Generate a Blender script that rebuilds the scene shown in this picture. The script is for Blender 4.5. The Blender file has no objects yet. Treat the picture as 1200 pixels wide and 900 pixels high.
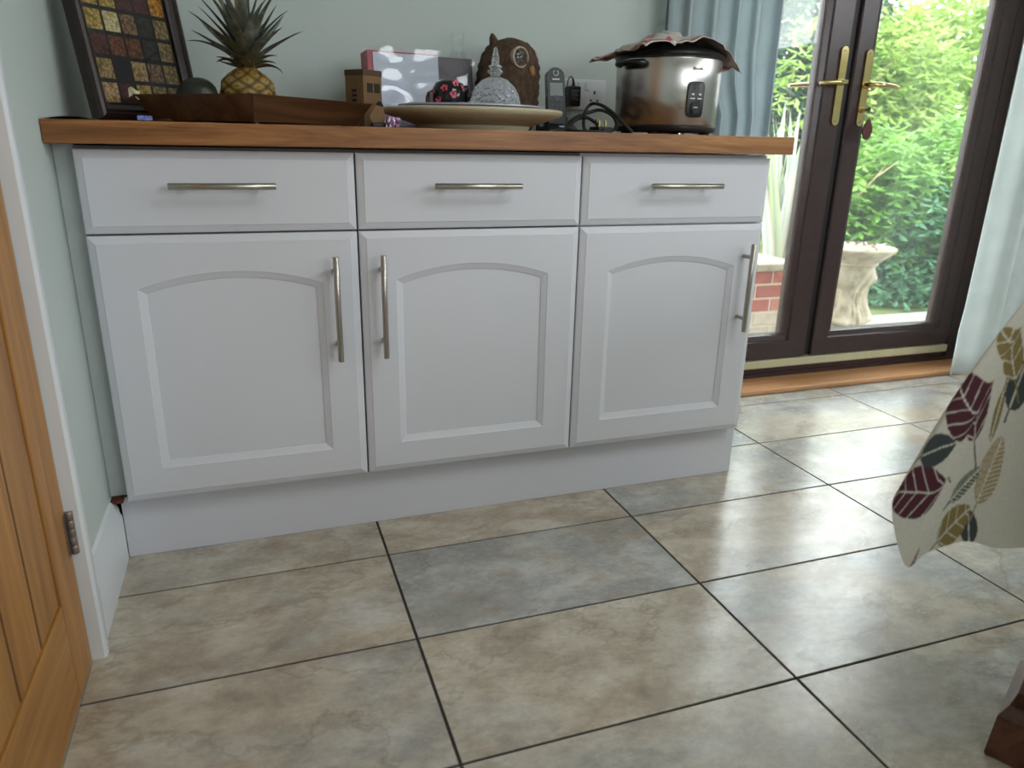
import bpy, bmesh, math, random
from math import sin, cos, pi, radians as R
from mathutils import Vector, Matrix, noise

# ------------------------------------------------------------------ camera, sky, light, exposure
S = bpy.context.scene
S.view_settings.view_transform = 'Standard'
S.view_settings.look = 'None'
S.view_settings.gamma = 1.0
S.view_settings.use_curve_mapping = False
S.view_settings.exposure = 0.52
COL = S.collection

CAM = Vector((0.2922, -1.5555, 0.8824))
YAW, PIT, ROL, FPX = 0.33997, -0.31973, 0.020764, 863.74
_fw = Vector((sin(YAW)*cos(PIT), cos(YAW)*cos(PIT), sin(PIT)))
_r = Vector((cos(YAW), -sin(YAW), 0)); _u = _r.cross(_fw)
_r2 = _r*cos(ROL) + _u*sin(ROL); _u2 = -_r*sin(ROL) + _u*cos(ROL)
cd = bpy.data.cameras.new('camera'); cam = bpy.data.objects.new('camera', cd); COL.objects.link(cam)
cam.matrix_world = Matrix(((_r2.x, _u2.x, -_fw.x, CAM.x), (_r2.y, _u2.y, -_fw.y, CAM.y), (_r2.z, _u2.z, -_fw.z, CAM.z), (0, 0, 0, 1)))
cd.sensor_width = 36.0; cd.lens = 36.0*FPX/1200.0; cd.clip_start = 0.02
cd.dof.use_dof = True; cd.dof.focus_distance = 1.75; cd.dof.aperture_fstop = 4.0
S.camera = cam

def at(px, py, y):
    """the point of the vertical plane at depth y that the pixel looks at"""
    d = _fw + _r2*((px-600)/FPX) + _u2*((450-py)/FPX)
    return CAM + d*((y-CAM.y)/d.y)
def atx(px, y):                       # only the x of it, at about worktop level
    return at(px, 130, y).x

SKY = 6.0
w = bpy.data.worlds.new('overcast_sky'); S.world = w; w.use_nodes = True
bg = w.node_tree.nodes['Background']; bg.inputs[0].default_value = (0.93, 0.965, 1.0, 1); bg.inputs[1].default_value = SKY
def portal(name, loc, rot, sx, sy):
    l = bpy.data.lights.new(name, 'AREA'); l.shape = 'RECTANGLE'; l.size = sx; l.size_y = sy; l.energy = 1
    l.cycles.is_portal = True
    o = bpy.data.objects.new(name, l); COL.objects.link(o); o.location = loc; o.rotation_euler = rot

# ------------------------------------------------------------------ helpers
def chain(o):
    m = Matrix.Identity(4)
    while o is not None:
        m = o.matrix_basis @ m; o = o.parent
    return m

def tag(o, label=None, cat=None, group=None, kind=None):
    if label: o['label'] = label
    if cat: o['category'] = cat
    if group: o['group'] = group
    if kind: o['kind'] = kind
    return o

def thing(name, label, cat, loc=(0, 0, 0), rz=0.0, group=None, kind=None):
    o = bpy.data.objects.new(name, None); COL.objects.link(o)
    o.location = loc; o.rotation_euler = (0, 0, rz); o.empty_display_size = 0.05
    return tag(o, label, cat, group, kind)

class MB:
    def __init__(s): s.v = []; s.f = []; s.c = None
    def add(s, vs, fs):
        n = len(s.v); s.v += [Vector(p) for p in vs]; s.f += [tuple(i+n for i in f) for f in fs]; return s
    def box(s, a, b, bev=0.0, rot=None, piv=None):
        x0, y0, z0 = [min(p, q) for p, q in zip(a, b)]; x1, y1, z1 = [max(p, q) for p, q in zip(a, b)]
        if bev > 0:
            bm = bmesh.new(); bmesh.ops.create_cube(bm, size=1)
            for v in bm.verts: v.co = Vector((x0+(v.co.x+.5)*(x1-x0), y0+(v.co.y+.5)*(y1-y0), z0+(v.co.z+.5)*(z1-z0)))
            bmesh.ops.bevel(bm, geom=bm.edges[:], offset=bev, segments=2, affect='EDGES', profile=.5)
            bm.verts.index_update(); vs = [v.co.copy() for v in bm.verts]; fs = [[v.index for v in f.verts] for f in bm.faces]; bm.free()
        else:
            vs = [Vector(p) for p in ((x0,y0,z0),(x1,y0,z0),(x1,y1,z0),(x0,y1,z0),(x0,y0,z1),(x1,y0,z1),(x1,y1,z1),(x0,y1,z1))]
            fs = [(0,3,2,1),(4,5,6,7),(0,1,5,4),(1,2,6,5),(2,3,7,6),(3,0,4,7)]
        if rot is not None:
            p = Vector(piv if piv else (0, 0, 0)); vs = [p + rot @ (v-p) for v in vs]
        return s.add(vs, fs)
    def rings(s, rings, cap0=True, cap1=True, closed=True):
        n = len(rings[0]); vs = [p for r in rings for p in r]; fs = []
        for i in range(len(rings)-1):
            for j in range(n if closed else n-1):
                k = (j+1) % n; fs.append((i*n+j, i*n+k, (i+1)*n+k, (i+1)*n+j))
        if cap0: fs.append(tuple(range(n))[::-1])
        if cap1: fs.append(tuple((len(rings)-1)*n+j for j in range(n)))
        return s.add(vs, fs)
    def lathe(s, prof, n=32, c=(0, 0, 0), cap0=True, cap1=True, sx=1, sy=1):
        c = Vector(c)
        return s.rings([[c+Vector((r*cos(2*pi*j/n)*sx, r*sin(2*pi*j/n)*sy, z)) for j in range(n)] for r, z in prof], cap0, cap1)
    def tube(s, pts, r, n=8, caps=True):
        pts = [Vector(p) for p in pts]; rs = r if isinstance(r, (list, tuple)) else [r]*len(pts)
        up = None; rings = []
        for i, p in enumerate(pts):
            t = (pts[min(i+1, len(pts)-1)] - pts[max(i-1, 0)]).normalized()
            if up is None:
                up = Vector((0, 0, 1)) if abs(t.z) < .9 else Vector((1, 0, 0))
            a = (up - t*up.dot(t)).normalized(); b = t.cross(a); up = a
            rings.append([p + (a*cos(2*pi*j/n) + b*sin(2*pi*j/n))*rs[i] for j in range(n)])
        return s.rings(rings, caps, caps)
    def prism(s, poly, axis, a, b):
        """poly of 2d points extruded along axis 0,1,2 from a to b"""
        def P(p, t):
            q = list(p); q.insert(axis, t); return Vector(q)
        n = len(poly); vs = [P(p, a) for p in poly]+[P(p, b) for p in poly]
        fs = [tuple(range(n))[::-1], tuple(range(n, 2*n))]+[(i, (i+1) % n, n+(i+1) % n, n+i) for i in range(n)]
        return s.add(vs, fs)
    def xf(s, m):
        s.v = [m @ v for v in s.v]; return s
    def build(s, name, mat, parent=None, smooth=None, local=False, cols=None, uvz=None):
        me = bpy.data.meshes.new(name)
        vs = s.v
        if parent is not None and not local:
            inv = chain(parent).inverted(); vs = [inv @ v for v in vs]
        o = bpy.data.objects.new(name, me)
        if parent is None and not local:
            xs = [v.x for v in vs]; ys = [v.y for v in vs]; z0 = min(v.z for v in vs)
            org = Vector(((min(xs)+max(xs))/2, (min(ys)+max(ys))/2, z0)); vs = [v-org for v in vs]; o.location = org
        me.from_pydata([tuple(v) for v in vs], [], s.f); me.validate()
        bm = bmesh.new(); bm.from_mesh(me); bmesh.ops.recalc_face_normals(bm, faces=bm.faces[:]); bm.to_mesh(me); bm.free()
        if cols is not None:
            ca = me.color_attributes.new('tint', 'FLOAT_COLOR', 'POINT')
            for i, c in enumerate(cols): ca.data[i].color = (*c, 1)
        if mat is not None: me.materials.append(mat)
        if smooth is not None:
            me.polygons.foreach_set('use_smooth', [True]*len(me.polygons)); me.set_sharp_from_angle(angle=R(smooth))
        COL.objects.link(o); o.parent = parent
        return o

def share(src, parent, loc, rot=(0, 0, 0), scale=(1, 1, 1), name=None):
    o = src.copy(); COL.objects.link(o); o.parent = parent; o.location = loc; o.rotation_euler = rot; o.scale = scale
    return o
def mesh_piece(mesh, name, parent, loc, rot=(0, 0, 0), scale=(1, 1, 1)):
    o = bpy.data.objects.new(name, mesh); COL.objects.link(o); o.parent = parent; o.location = loc; o.rotation_euler = rot; o.scale = scale
    return o

def text_mesh(name, txt, size, mat, parent, mw, depth=0.0002):
    cu = bpy.data.curves.new(name+'_c', 'FONT'); cu.body = txt; cu.size = size; cu.align_x = 'CENTER'; cu.align_y = 'CENTER'; cu.extrude = depth
    t = bpy.data.objects.new(name+'_t', cu); COL.objects.link(t)
    dg = bpy.context.evaluated_depsgraph_get(); me = bpy.data.meshes.new_from_object(t.evaluated_get(dg))
    bpy.data.objects.remove(t); me.name = name; me.materials.clear(); me.materials.append(mat)
    me.transform(chain(parent).inverted() @ mw)
    o = bpy.data.objects.new(name, me); COL.objects.link(o); o.parent = parent
    return o

# ------------------------------------------------------------------ materials
def srgb(r, g, b):
    return tuple(((c/255/12.92) if c/255 <= .04045 else ((c/255+.055)/1.055)**2.4) for c in (r, g, b)) + (1,)
class Mat:
    def __init__(s, name, col=(.5, .5, .5, 1), rough=.5, metal=0.0, **kw):
        s.m = bpy.data.materials.new(name); s.m.use_nodes = True; s.t = s.m.node_tree
        s.b = s.t.nodes['Principled BSDF']; s.out = s.t.nodes['Material Output']
        s.set(**{'Base Color': col, 'Roughness': rough, 'Metallic': metal}, **kw)
    def set(s, **kw):
        for k, v in kw.items(): s.b.inputs[k].default_value = v
        return s
    def n(s, typ, **kw):
        nd = s.t.nodes.new(typ)
        for k, v in kw.items():
            if hasattr(nd, k) and k not in ('scale',): setattr(nd, k, v)
            else: nd.inputs[k].default_value = v
        return nd
    def l(s, a, b): s.t.links.new(a, b)
    def coord(s, kind='Object', scale=(1, 1, 1), rot=(0, 0, 0), rnd=0.0):
        tc = s.n('ShaderNodeTexCoord'); mp = s.n('ShaderNodeMapping'); s.l(tc.outputs[kind], mp.inputs[0])
        mp.inputs['Scale'].default_value = scale; mp.inputs['Rotation'].default_value = rot
        if rnd:
            oi = s.n('ShaderNodeObjectInfo'); mu = s.n('ShaderNodeMath', operation='MULTIPLY'); mu.inputs[1].default_value = rnd
            s.l(oi.outputs['Random'], mu.inputs[0]); s.l(mu.outputs[0], mp.inputs['Location'])
        return mp.outputs[0]
    def noise(s, vec, scale=5, detail=4, rough=.5, dist=0.0):
        nd = s.n('ShaderNodeTexNoise'); nd.inputs['Scale'].default_value = scale; nd.inputs['Detail'].default_value = detail
        nd.inputs['Roughness'].default_value = rough; nd.inputs['Distortion'].default_value = dist
        if vec is not None: s.l(vec, nd.inputs['Vector'])
        return nd.outputs['Fac']
    def ramp(s, fac, stops, interp='LINEAR'):
        nd = s.n('ShaderNodeValToRGB'); nd.color_ramp.interpolation = interp; e = nd.color_ramp.elements
        while len(e) < len(stops): e.new(.5)
        for el, (p, c) in zip(e, stops): el.position = p; el.color = c
        s.l(fac, nd.inputs[0]); return nd.outputs[0]
    def mix(s, fac, a, b, blend='MIX'):
        nd = s.n('ShaderNodeMix', data_type='RGBA', blend_type=blend)
        if hasattr(fac, 'links') or hasattr(fac, 'is_linked'): s.l(fac, nd.inputs[0])
        else: nd.inputs[0].default_value = fac
        for v, i in ((a, 6), (b, 7)):
            if isinstance(v, tuple): nd.inputs[i].default_value = v
            else: s.l(v, nd.inputs[i])
        return nd.outputs[2]
    def color(s, sock): s.l(sock, s.b.inputs['Base Color']); return s
    def bump(s, h, strength=.2, dist=.002):
        nd = s.n('ShaderNodeBump'); nd.inputs['Strength'].default_value = strength; nd.inputs['Distance'].default_value = dist
        s.l(h, nd.inputs['Height']); s.l(nd.outputs[0], s.b.inputs['Normal']); return s

def simple(name, rgb, rough=.5, metal=0., nz=0.06, scale=30, bump=0.0, **kw):
    """plain colour with a slight procedural mottle"""
    m = Mat(name, srgb(*rgb), rough, metal, **kw)
    c = srgb(*rgb); f = m.noise(m.coord(), scale, 3)
    lo = tuple(x*(1-nz) for x in c[:3])+(1,); hi = tuple(min(1, x*(1+nz)) for x in c[:3])+(1,)
    m.color(m.ramp(f, [(.3, lo), (.7, hi)]))
    if bump: m.bump(f, bump, .002)
    return m.m

def tinted(name, rough=.5, metal=0., nz=0.0, scale=100, bump=0.0, bscale=200, **kw):
    m = Mat(name, rough=rough, metal=metal, **kw); a = m.n('ShaderNodeAttribute'); a.attribute_name = 'tint'
    if nz:
        f = m.noise(m.coord(), scale, 3); m.color(m.mix(1.0, a.outputs['Color'], m.ramp(f, [(.3, (1-nz,)*3+(1,)), (.7, (1+nz*.3,)*3+(1,))]), 'MULTIPLY'))
    else: m.color(a.outputs['Color'])
    if bump: m.bump(m.noise(m.coord(), bscale, 2), bump, .002)
    return m.m

def wood(name, dark, mid, light, axis=0, scale=1.0, rough=.45, rnd=0.0, bump=.08):
    m = Mat(name, rough=rough)
    st = [9*scale]*3; st[axis] = 0.7*scale
    v = m.coord(scale=tuple(st), rnd=rnd); d = m.noise(v, 2.2, 5, .6, 1.2)
    st2 = [160*scale]*3; st2[axis] = 5*scale
    g = m.noise(m.coord(scale=tuple(st2), rnd=rnd), 1.0, 3, .6)
    c = m.ramp(d, [(.3, srgb(*dark)), (.5, srgb(*mid)), (.72, srgb(*light))])
    c = m.mix(.45, c, m.ramp(g, [(.35, (.55, .5, .45, 1)), (.6, (1, 1, 1, 1))]), 'MULTIPLY')
    if rnd:
        oi = m.n('ShaderNodeObjectInfo'); c = m.mix(1.0, c, m.ramp(oi.outputs['Random'], [(0, (.82, .82, .82, 1)), (1, (1.06, 1.04, 1.0, 1))]), 'MULTIPLY')
    m.color(c); m.bump(g, bump, .001)
    return m.m

def thin_glass(name, tint=(1, 1, 1, 1), ior=1.5, rough=0.0, haze=0.0):
    m = Mat(name); t = m.t; t.nodes.remove(m.b)
    tr = t.nodes.new('ShaderNodeBsdfTransparent'); tr.inputs[0].default_value = tint
    gl = t.nodes.new('ShaderNodeBsdfGlossy'); gl.inputs['Roughness'].default_value = rough
    # Schlick reflectance, the same from both sides of the pane
    ge = m.n('ShaderNodeNewGeometry'); dp = m.n('ShaderNodeVectorMath', operation='DOT_PRODUCT'); m.l(ge.outputs['Normal'], dp.inputs[0]); m.l(ge.outputs['Incoming'], dp.inputs[1])
    ab = m.n('ShaderNodeMath', operation='ABSOLUTE'); m.l(dp.outputs['Value'], ab.inputs[0])
    om = m.n('ShaderNodeMath', operation='SUBTRACT'); om.inputs[0].default_value = 1.0; m.l(ab.outputs[0], om.inputs[1])
    pw = m.n('ShaderNodeMath', operation='POWER'); m.l(om.outputs[0], pw.inputs[0]); pw.inputs[1].default_value = 5.0
    f0 = ((ior-1)/(ior+1))**2
    fr = m.n('ShaderNodeMath', operation='MULTIPLY_ADD'); m.l(pw.outputs[0], fr.inputs[0]); fr.inputs[1].default_value = 1-f0; fr.inputs[2].default_value = f0
    mx = t.nodes.new('ShaderNodeMixShader'); t.links.new(fr.outputs[0], mx.inputs[0]); t.links.new(tr.outputs[0], mx.inputs[1]); t.links.new(gl.outputs[0], mx.inputs[2])
    last = mx
    if haze:
        di = t.nodes.new('ShaderNodeBsdfDiffuse'); di.inputs[0].default_value = (.9, .93, .96, 1)
        m2 = t.nodes.new('ShaderNodeMixShader'); m2.inputs[0].default_value = haze
        t.links.new(mx.outputs[0], m2.inputs[1]); t.links.new(di.outputs[0], m2.inputs[2]); last = m2
    t.links.new(last.outputs[0], m.out.inputs[0])
    return m.m

def fabric(name, rgb, trans=.35, weave=900, nz=.08):
    m = Mat(name); t = m.t; c = srgb(*rgb)
    f = m.noise(m.coord(), 14, 4); col = m.ramp(f, [(.3, tuple(x*(1-nz) for x in c[:3])+(1,)), (.7, c)])
    m.color(col); m.set(Roughness=.85)
    tl = t.nodes.new('ShaderNodeBsdfTranslucent'); t.links.new(col, tl.inputs[0])
    mx = t.nodes.new('ShaderNodeMixShader'); mx.inputs[0].default_value = trans
    t.links.new(m.b.outputs[0], mx.inputs[1]); t.links.new(tl.outputs[0], mx.inputs[2]); t.links.new(mx.outputs[0], m.out.inputs[0])
    m.bump(m.noise(m.coord(), weave, 1), .15, .0005)
    return m.m

def foliage(name, cols, scale=3.0, trans=.4, rough=.45):
    m = Mat(name, rough=rough); t = m.t
    f = m.noise(m.coord(), scale, 4, .7)
    n = len(cols); col = m.ramp(f, [(.28+.44*i/(n-1), srgb(*c)) for i, c in enumerate(cols)])
    m.color(col)
    tl = t.nodes.new('ShaderNodeBsdfTranslucent'); t.links.new(col, tl.inputs[0])
    mx = t.nodes.new('ShaderNodeMixShader'); mx.inputs[0].default_value = trans
    t.links.new(m.b.outputs[0], mx.inputs[1]); t.links.new(tl.outputs[0], mx.inputs[2]); t.links.new(mx.outputs[0], m.out.inputs[0])
    return m.m

def tile_material():
    m = Mat('slate_look_porcelain', rough=.3, **{'IOR': 1.78})
    v = m.coord(rnd=37.0, rot=(0, 0, .4), scale=(1, 1.5, 1)); oi = m.n('ShaderNodeObjectInfo')
    big = m.noise(v, 2.4, 5, .55, .5); mid = m.noise(v, 7.0, 10, .74, .1); fine = m.noise(v, 70, 4, .6)
    warm = m.ramp(mid, [(.34, srgb(156, 142, 123)), (.45, srgb(184, 170, 150)), (.55, srgb(200, 188, 168)), (.66, srgb(215, 207, 194))])
    cool = m.ramp(mid, [(.34, srgb(144, 143, 138)), (.5, srgb(172, 170, 165)), (.66, srgb(202, 200, 195))])
    ad = m.n('ShaderNodeMath', operation='ADD'); m.l(big, ad.inputs[0])
    rr = m.n('ShaderNodeMapRange'); rr.inputs['To Min'].default_value = -.20; rr.inputs['To Max'].default_value = .22; m.l(oi.outputs['Color'], rr.inputs[0]); m.l(rr.outputs[0], ad.inputs[1])
    c = m.mix(m.ramp(ad.outputs[0], [(.40, (0, 0, 0, 1)), (.62, (1, 1, 1, 1))]), warm, cool)
    rust = m.noise(m.coord(rnd=91.0, scale=(1, 1.8, 1), rot=(0, 0, .3)), 4.0, 8, .68, .4)
    c = m.mix(m.ramp(rust, [(.53, (0, 0, 0, 1)), (.66, (.5, .5, .5, 1))]), c, srgb(162, 136, 108))
    c = m.mix(.34, c, m.ramp(fine, [(.3, (.75, .75, .75, 1)), (.7, (1.1, 1.1, 1.1, 1))]), 'MULTIPLY')
    # slate ledges: edges between cleft levels
    led = m.noise(m.coord(rnd=53.0, scale=(1, 1.6, 1), rot=(0, 0, .9)), 2.0, 7, .6, .3)
    ledge = m.ramp(led, [(.470, (1, 1, 1, 1)), (.490, (.62, .60, .57, 1)), (.497, (1, 1, 1, 1))])
    c = m.mix(.55, c, ledge, 'MULTIPLY')
    m.color(c)
    m.l(m.ramp(mid, [(.3, (.30, .30, .30, 1)), (.7, (.19, .19, .19, 1))]), m.b.inputs['Roughness'])
    lev = m.ramp(led, [(.465, (0, 0, 0, 1)), (.497, (1, 1, 1, 1))])
    m.bump(m.mix(.6, mid, lev), .10, .002)
    return m.m

M = {}
M['wall'] = simple('sage_grey_paint', (198, 206, 203), .75, nz=.015, scale=3)
M['ceiling'] = simple('white_ceiling_paint', (238, 238, 234), .8, nz=.01)
M['gloss'] = simple('white_gloss_paint', (226, 228, 232), .35, nz=.02, scale=6)
M['foil'] = simple('white_foil_wrap', (214, 213, 220), .42, nz=.01, scale=4)
M['plinth'] = simple('white_plinth_board', (212, 211, 219), .4, nz=.015, scale=5)
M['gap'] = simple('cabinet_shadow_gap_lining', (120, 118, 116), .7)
M['steel'] = simple('brushed_steel_handle', (176, 170, 162), .28, 1.0, nz=.05, scale=200)
M['tile'] = tile_material()
M['grout'] = simple('dark_grout', (66, 62, 62), .9, nz=.15, scale=80)
M['oakdoor'] = wood('oak_door_wood', (158, 106, 48), (182, 126, 60), (200, 146, 78), axis=2, scale=.9, rough=.42, rnd=20.)
M['oakrail'] = wood('oak_rail_wood', (158, 106, 48), (182, 126, 60), (200, 146, 78), axis=1, scale=.9, rough=.42, rnd=20.)
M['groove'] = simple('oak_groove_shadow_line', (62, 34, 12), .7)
M['worktop'] = wood('oiled_oak_worktop', (104, 62, 28), (152, 98, 50), (186, 132, 78), axis=0, scale=1.5, rough=.4, rnd=0)
M['sill'] = wood('varnished_sill_wood', (178, 116, 72), (206, 150, 104), (226, 176, 130), axis=0, scale=.8, rough=.35)
M['upvc'] = simple('rosewood_upvc', (64, 46, 46), .3, nz=.12, scale=40)
M['brass'] = simple('polished_brass', (218, 196, 136), .12, 1.0, nz=.05)
M['cream'] = simple('cream_threshold', (212, 204, 170), .5, nz=.06, scale=15)
M['glass'] = thin_glass('veiled_window_glass', (.97, .985, .98, 1), 1.45, haze=.024)  # haze mixes a faint white into the panes to paint veiling glare
M['black'] = simple('black_plastic', (15, 15, 17), .35, nz=.1)
M['rubber'] = simple('black_rubber_cable', (18, 18, 19), .5, nz=.1)
M['white'] = simple('white_plastic', (226, 228, 232), .35, nz=.02)
M['hinge'] = simple('steel_hinge', (150, 138, 128), .35, .8, nz=.1, scale=80)
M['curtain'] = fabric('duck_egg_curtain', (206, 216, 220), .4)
M['curtain_lit'] = fabric('daylit_duck_egg_curtain', (236, 241, 240), .5)  # daylight on this curtain is put into its paler cloth colour

# ------------------------------------------------------------------ the room shell
XL, XR, YB, YF, ZC = -0.036, 3.90, 0.60, -4.00, 2.40
GROUND = -0.13
def struct(o, label=None):
    o['kind'] = 'structure'
    if label: o['label'] = label
    return o

floor = thing('floor', 'stone-look tiled kitchen floor with dark grout lines', None, (0, 0, -.012), kind='structure')
MB().box((XL, YF, -.12), (XR, YB, -.0031)).build('grout_bed', M['grout'], floor)
TW, TH, TX, TY, GR = 0.6063, 0.3053, 0.519, -0.1108, 0.0054
def tile_mesh(wx, wy):
    return MB().box((-wx/2, -wy/2, .009), (wx/2, wy/2, .012), .0008)
full_mesh = None
random.seed(4)
for i in range(-2, 7):
    for j in range(-14, 4):
        x0 = max(TX+i*TW+GR/2, XL+.001); x1 = min(TX+(i+1)*TW-GR/2, XR-.001)
        y0 = max(TY+j*TH+GR/2, YF+.001); y1 = min(TY+(j+1)*TH-GR/2, YB-.001)
        if x1-x0 < .01 or y1-y0 < .01: continue
        c = ((x0+x1)/2, (y0+y1)/2, 0.0)
        full = abs((x1-x0)-(TW-GR)) < 1e-4 and abs((y1-y0)-(TH-GR)) < 1e-4
        if full and full_mesh:
            o = mesh_piece(full_mesh, 'floor_tile', floor, c)
        else:
            o = tile_mesh(x1-x0, y1-y0).build('floor_tile', M['tile'], floor, local=True); o.location = c
            if full: full_mesh = o.data
        k_ = {(0, -1): .92, (-1, -1): .12, (-1, -2): .42, (0, -2): .10, (1, -1): .25, (0, 0): .2, (-1, 0): .3, (1, -2): .5, (1, 0): .6, (0, -3): .35, (1, -3): .35, (2, -2): .5}.get((i, j), random.random()*.8)
        o.color = (k_, k_, k_, 1)

DX0, DX1, DZ1 = 1.52, 3.14, 2.06                 # french door opening in the back wall
wb = MB()
wb.box((XL-.2, YB, -.12), (DX0, YB+.25, ZC)); wb.box((DX1, YB, -.12), (XR+.2, YB+.25, ZC)); wb.box((DX0, YB, DZ1), (DX1, YB+.25, ZC)); wb.box((DX0, YB+.001, -.12), (DX1, YB+.25, .0))
struct(wb.build('wall_back', M['wall']), 'pale grey-green painted wall behind the worktop')
OY0, OY1, OZ1 = -1.065, -0.302, 1.985            # oak door opening in the left wall
wl = MB()
wl.box((XL-.2, YF, -.12), (XL, OY0, ZC)); wl.box((XL-.2, OY1, -.12), (XL, YB, ZC)); wl.box((XL-.2, OY0, OZ1), (XL, OY1, ZC)); wl.box((XL-.2, OY0, -.12), (XL-.14, OY1, OZ1)); wl.box((XL-.14, OY0, -.12), (XL, OY1, -.001))
struct(wl.build('wall_left', M['wall']), 'pale grey-green painted wall with the oak door')
RY0, RY1, RZ0, RZ1 = -3.50, -0.76, 1.48, 2.22    # window in the right wall
wr = MB(); wr.box((XR, YF, -.12), (XR+.2, RY0, ZC)); wr.box((XR, RY1, -.12), (XR+.2, YB, ZC)); wr.box((XR, RY0, -.12), (XR+.2, RY1, RZ0)); wr.box((XR, RY0, RZ1), (XR+.2, RY1, ZC))
struct(wr.build('wall_right', M['wall']), 'pale grey-green painted wall beyond the table')
WX0, WX1, WZ0, WZ1 = 1.50, 3.30, 1.00, 2.10      # window behind the camera
wf = MB()
wf.box((XL-.2, YF-.2, -.12), (WX0, YF, ZC)); wf.box((WX1, YF-.2, -.12), (XR+.2, YF, ZC)); wf.box((WX0, YF-.2, -.12), (WX1, YF, WZ0)); wf.box((WX0, YF-.2, WZ1), (WX1, YF, ZC))
struct(wf.build('wall_front', M['wall']), 'pale grey-green painted wall with the wide window')
SX0, SX1, SY0, SY1 = 1.20, 2.45, -2.40, -1.25    # roof light
cl = MB()
cl.box((XL-.2, YF-.2, ZC), (SX0, YB+.25, ZC+.2)); cl.box((SX1, YF-.2, ZC), (XR+.2, YB+.25, ZC+.2)); cl.box((SX0, YF-.2, ZC), (SX1, SY0, ZC+.2)); cl.box((SX0, SY1, ZC), (SX1, YB+.25, ZC+.2))
struct(cl.build('ceiling', M['ceiling']), 'white plaster ceiling with a roof light')

win = thing('window_1', 'wide white framed window facing the french doors', None, ((WX0+WX1)/2, YF-.1, WZ0), kind='structure')
f = MB(); t = .06
f.box((WX0, YF-.13, WZ0), (WX1, YF-.07, WZ0+t)); f.box((WX0, YF-.13, WZ1-t), (WX1, YF-.07, WZ1))
for k in range(4):
    x = WX0+(WX1-WX0-t)*k/3; f.box((x, YF-.13, WZ0+t), (x+t, YF-.07, WZ1-t))
f.build('window_frame', M['gloss'], win)
for k in range(3):
    x = WX0+(WX1-WX0-t)*k/3; MB().box((x+t, YF-.104, WZ0+t), (x+(WX1-WX0-t)/3, YF-.098, WZ1-t)).build('pane', M['glass'], win)
win = thing('window_2', 'white framed roof light in the ceiling', None, ((SX0+SX1)/2, (SY0+SY1)/2, ZC), kind='structure')
f = MB(); f.box((SX0, SY0, ZC+.08), (SX1, SY0+.06, ZC+.16)); f.box((SX0, SY1-.06, ZC+.08), (SX1, SY1, ZC+.16)); f.box((SX0, SY0+.06, ZC+.08), (SX0+.06, SY1-.06, ZC+.16)); f.box((SX1-.06, SY0+.06, ZC+.08), (SX1, SY1-.06, ZC+.16))
f.build('window_frame', M['gloss'], win); MB().box((SX0+.06, SY0+.06, ZC+.12), (SX1-.06, SY1-.06, ZC+.126)).build('pane', M['glass'], win)
win = thing('window_3', 'white framed casement window beyond the table', None, (XR+.1, (RY0+RY1)/2, RZ0), kind='structure')
f = MB(); f.box((XR+.07, RY0, RZ0), (XR+.13, RY1, RZ0+t)); f.box((XR+.07, RY0, RZ1-t), (XR+.13, RY1, RZ1))
for k in range(3):
    y = RY0+(RY1-RY0-t)*k/2; f.box((XR+.07, y, RZ0+t), (XR+.13, y+t, RZ1-t))
f.build('window_frame', M['gloss'], win)
for k in range(2):
    y = RY0+(RY1-RY0-t)*k/2; MB().box((XR+.098, y+t, RZ0+t), (XR+.104, y+(RY1-RY0-t)/2, RZ1-t)).build('pane', M['glass'], win)
portal('side_window_portal', (XR+.21, (RY0+RY1)/2, (RZ0+RZ1)/2), (R(90), 0, R(90)), RY1-RY0, RZ1-RZ0)
portal('window_portal', ((WX0+WX1)/2, YF-.21, (WZ0+WZ1)/2), (R(90), 0, 0), WX1-WX0, WZ1-WZ0)
portal('roof_light_portal', ((SX0+SX1)/2, (SY0+SY1)/2, ZC+.21), (0, 0, 0), SX1-SX0, SY1-SY0)
portal('french_door_portal', ((DX0+DX1)/2, YB+.27, DZ1/2+.03), (R(-90), 0, 0), DX1-DX0, DZ1-.06)

# skirting and architrave on the left wall
sk = MB()
prof = [(0, 0), (.016, 0), (.016, .105), (.012, .112), (.012, .122), (.007, .132), (.006, .146), (0, .150)]
sk.prism([(XL+a, b) for a, b in prof], 1, -.240, .042)
o = sk.build('baseboard_left', M['gloss'], smooth=30); struct(o, 'white moulded skirting board beside the plinth')
sk = MB(); sk.prism([(XL+a, b) for a, b in prof], 1, YF+.02, OY0-.065); struct(sk.build('baseboard_front', M['gloss'], smooth=30))
tr = MB()
for a, b in ((OY1, OY1+.062), (OY0-.062, OY0)):
    s_ = 1 if a == OY1 else -1
    n0, n1 = (a, b) if s_ > 0 else (b, a)
    pr = [(XL, n0), (XL+.020, n0), (XL+.024, n0+s_*.006), (XL+.024, n0+s_*.018), (XL+.019, n0+s_*.024), (XL+.019, n0+s_*.045), (XL+.013, n0+s_*.056), (XL+.008, n1), (XL, n1)]
    tr.prism(pr, 2, 0.0, OZ1+.062)
tr.box((XL, OY0, OZ1), (XL+.022, OY1, OZ1+.062))
struct(tr.build('trim_1', M['gloss'], smooth=30), 'white architrave around the oak door')
tr = MB(); tr.box((XL-.14, OY1-.0015, 0), (XL-.002, OY1-.0005, OZ1)); tr.box((XL-.09, OY1-.013, 0), (XL-.046, OY1-.0015, OZ1)); tr.box((XL-.09, OY0, 0), (XL-.046, OY0+.012, OZ1)); tr.box((XL-.09, OY0+.012, OZ1-.012), (XL-.046, OY1-.013, OZ1))
struct(tr.build('trim_2', M['gloss']), 'white door lining behind the oak door')
MB().box((XL+.002, .018, .143), (XL+.026, .044, .1505), .001).build('rusty_bracket', simple('rusted_iron', (96, 44, 28), .8, nz=.3, scale=120))
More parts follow.
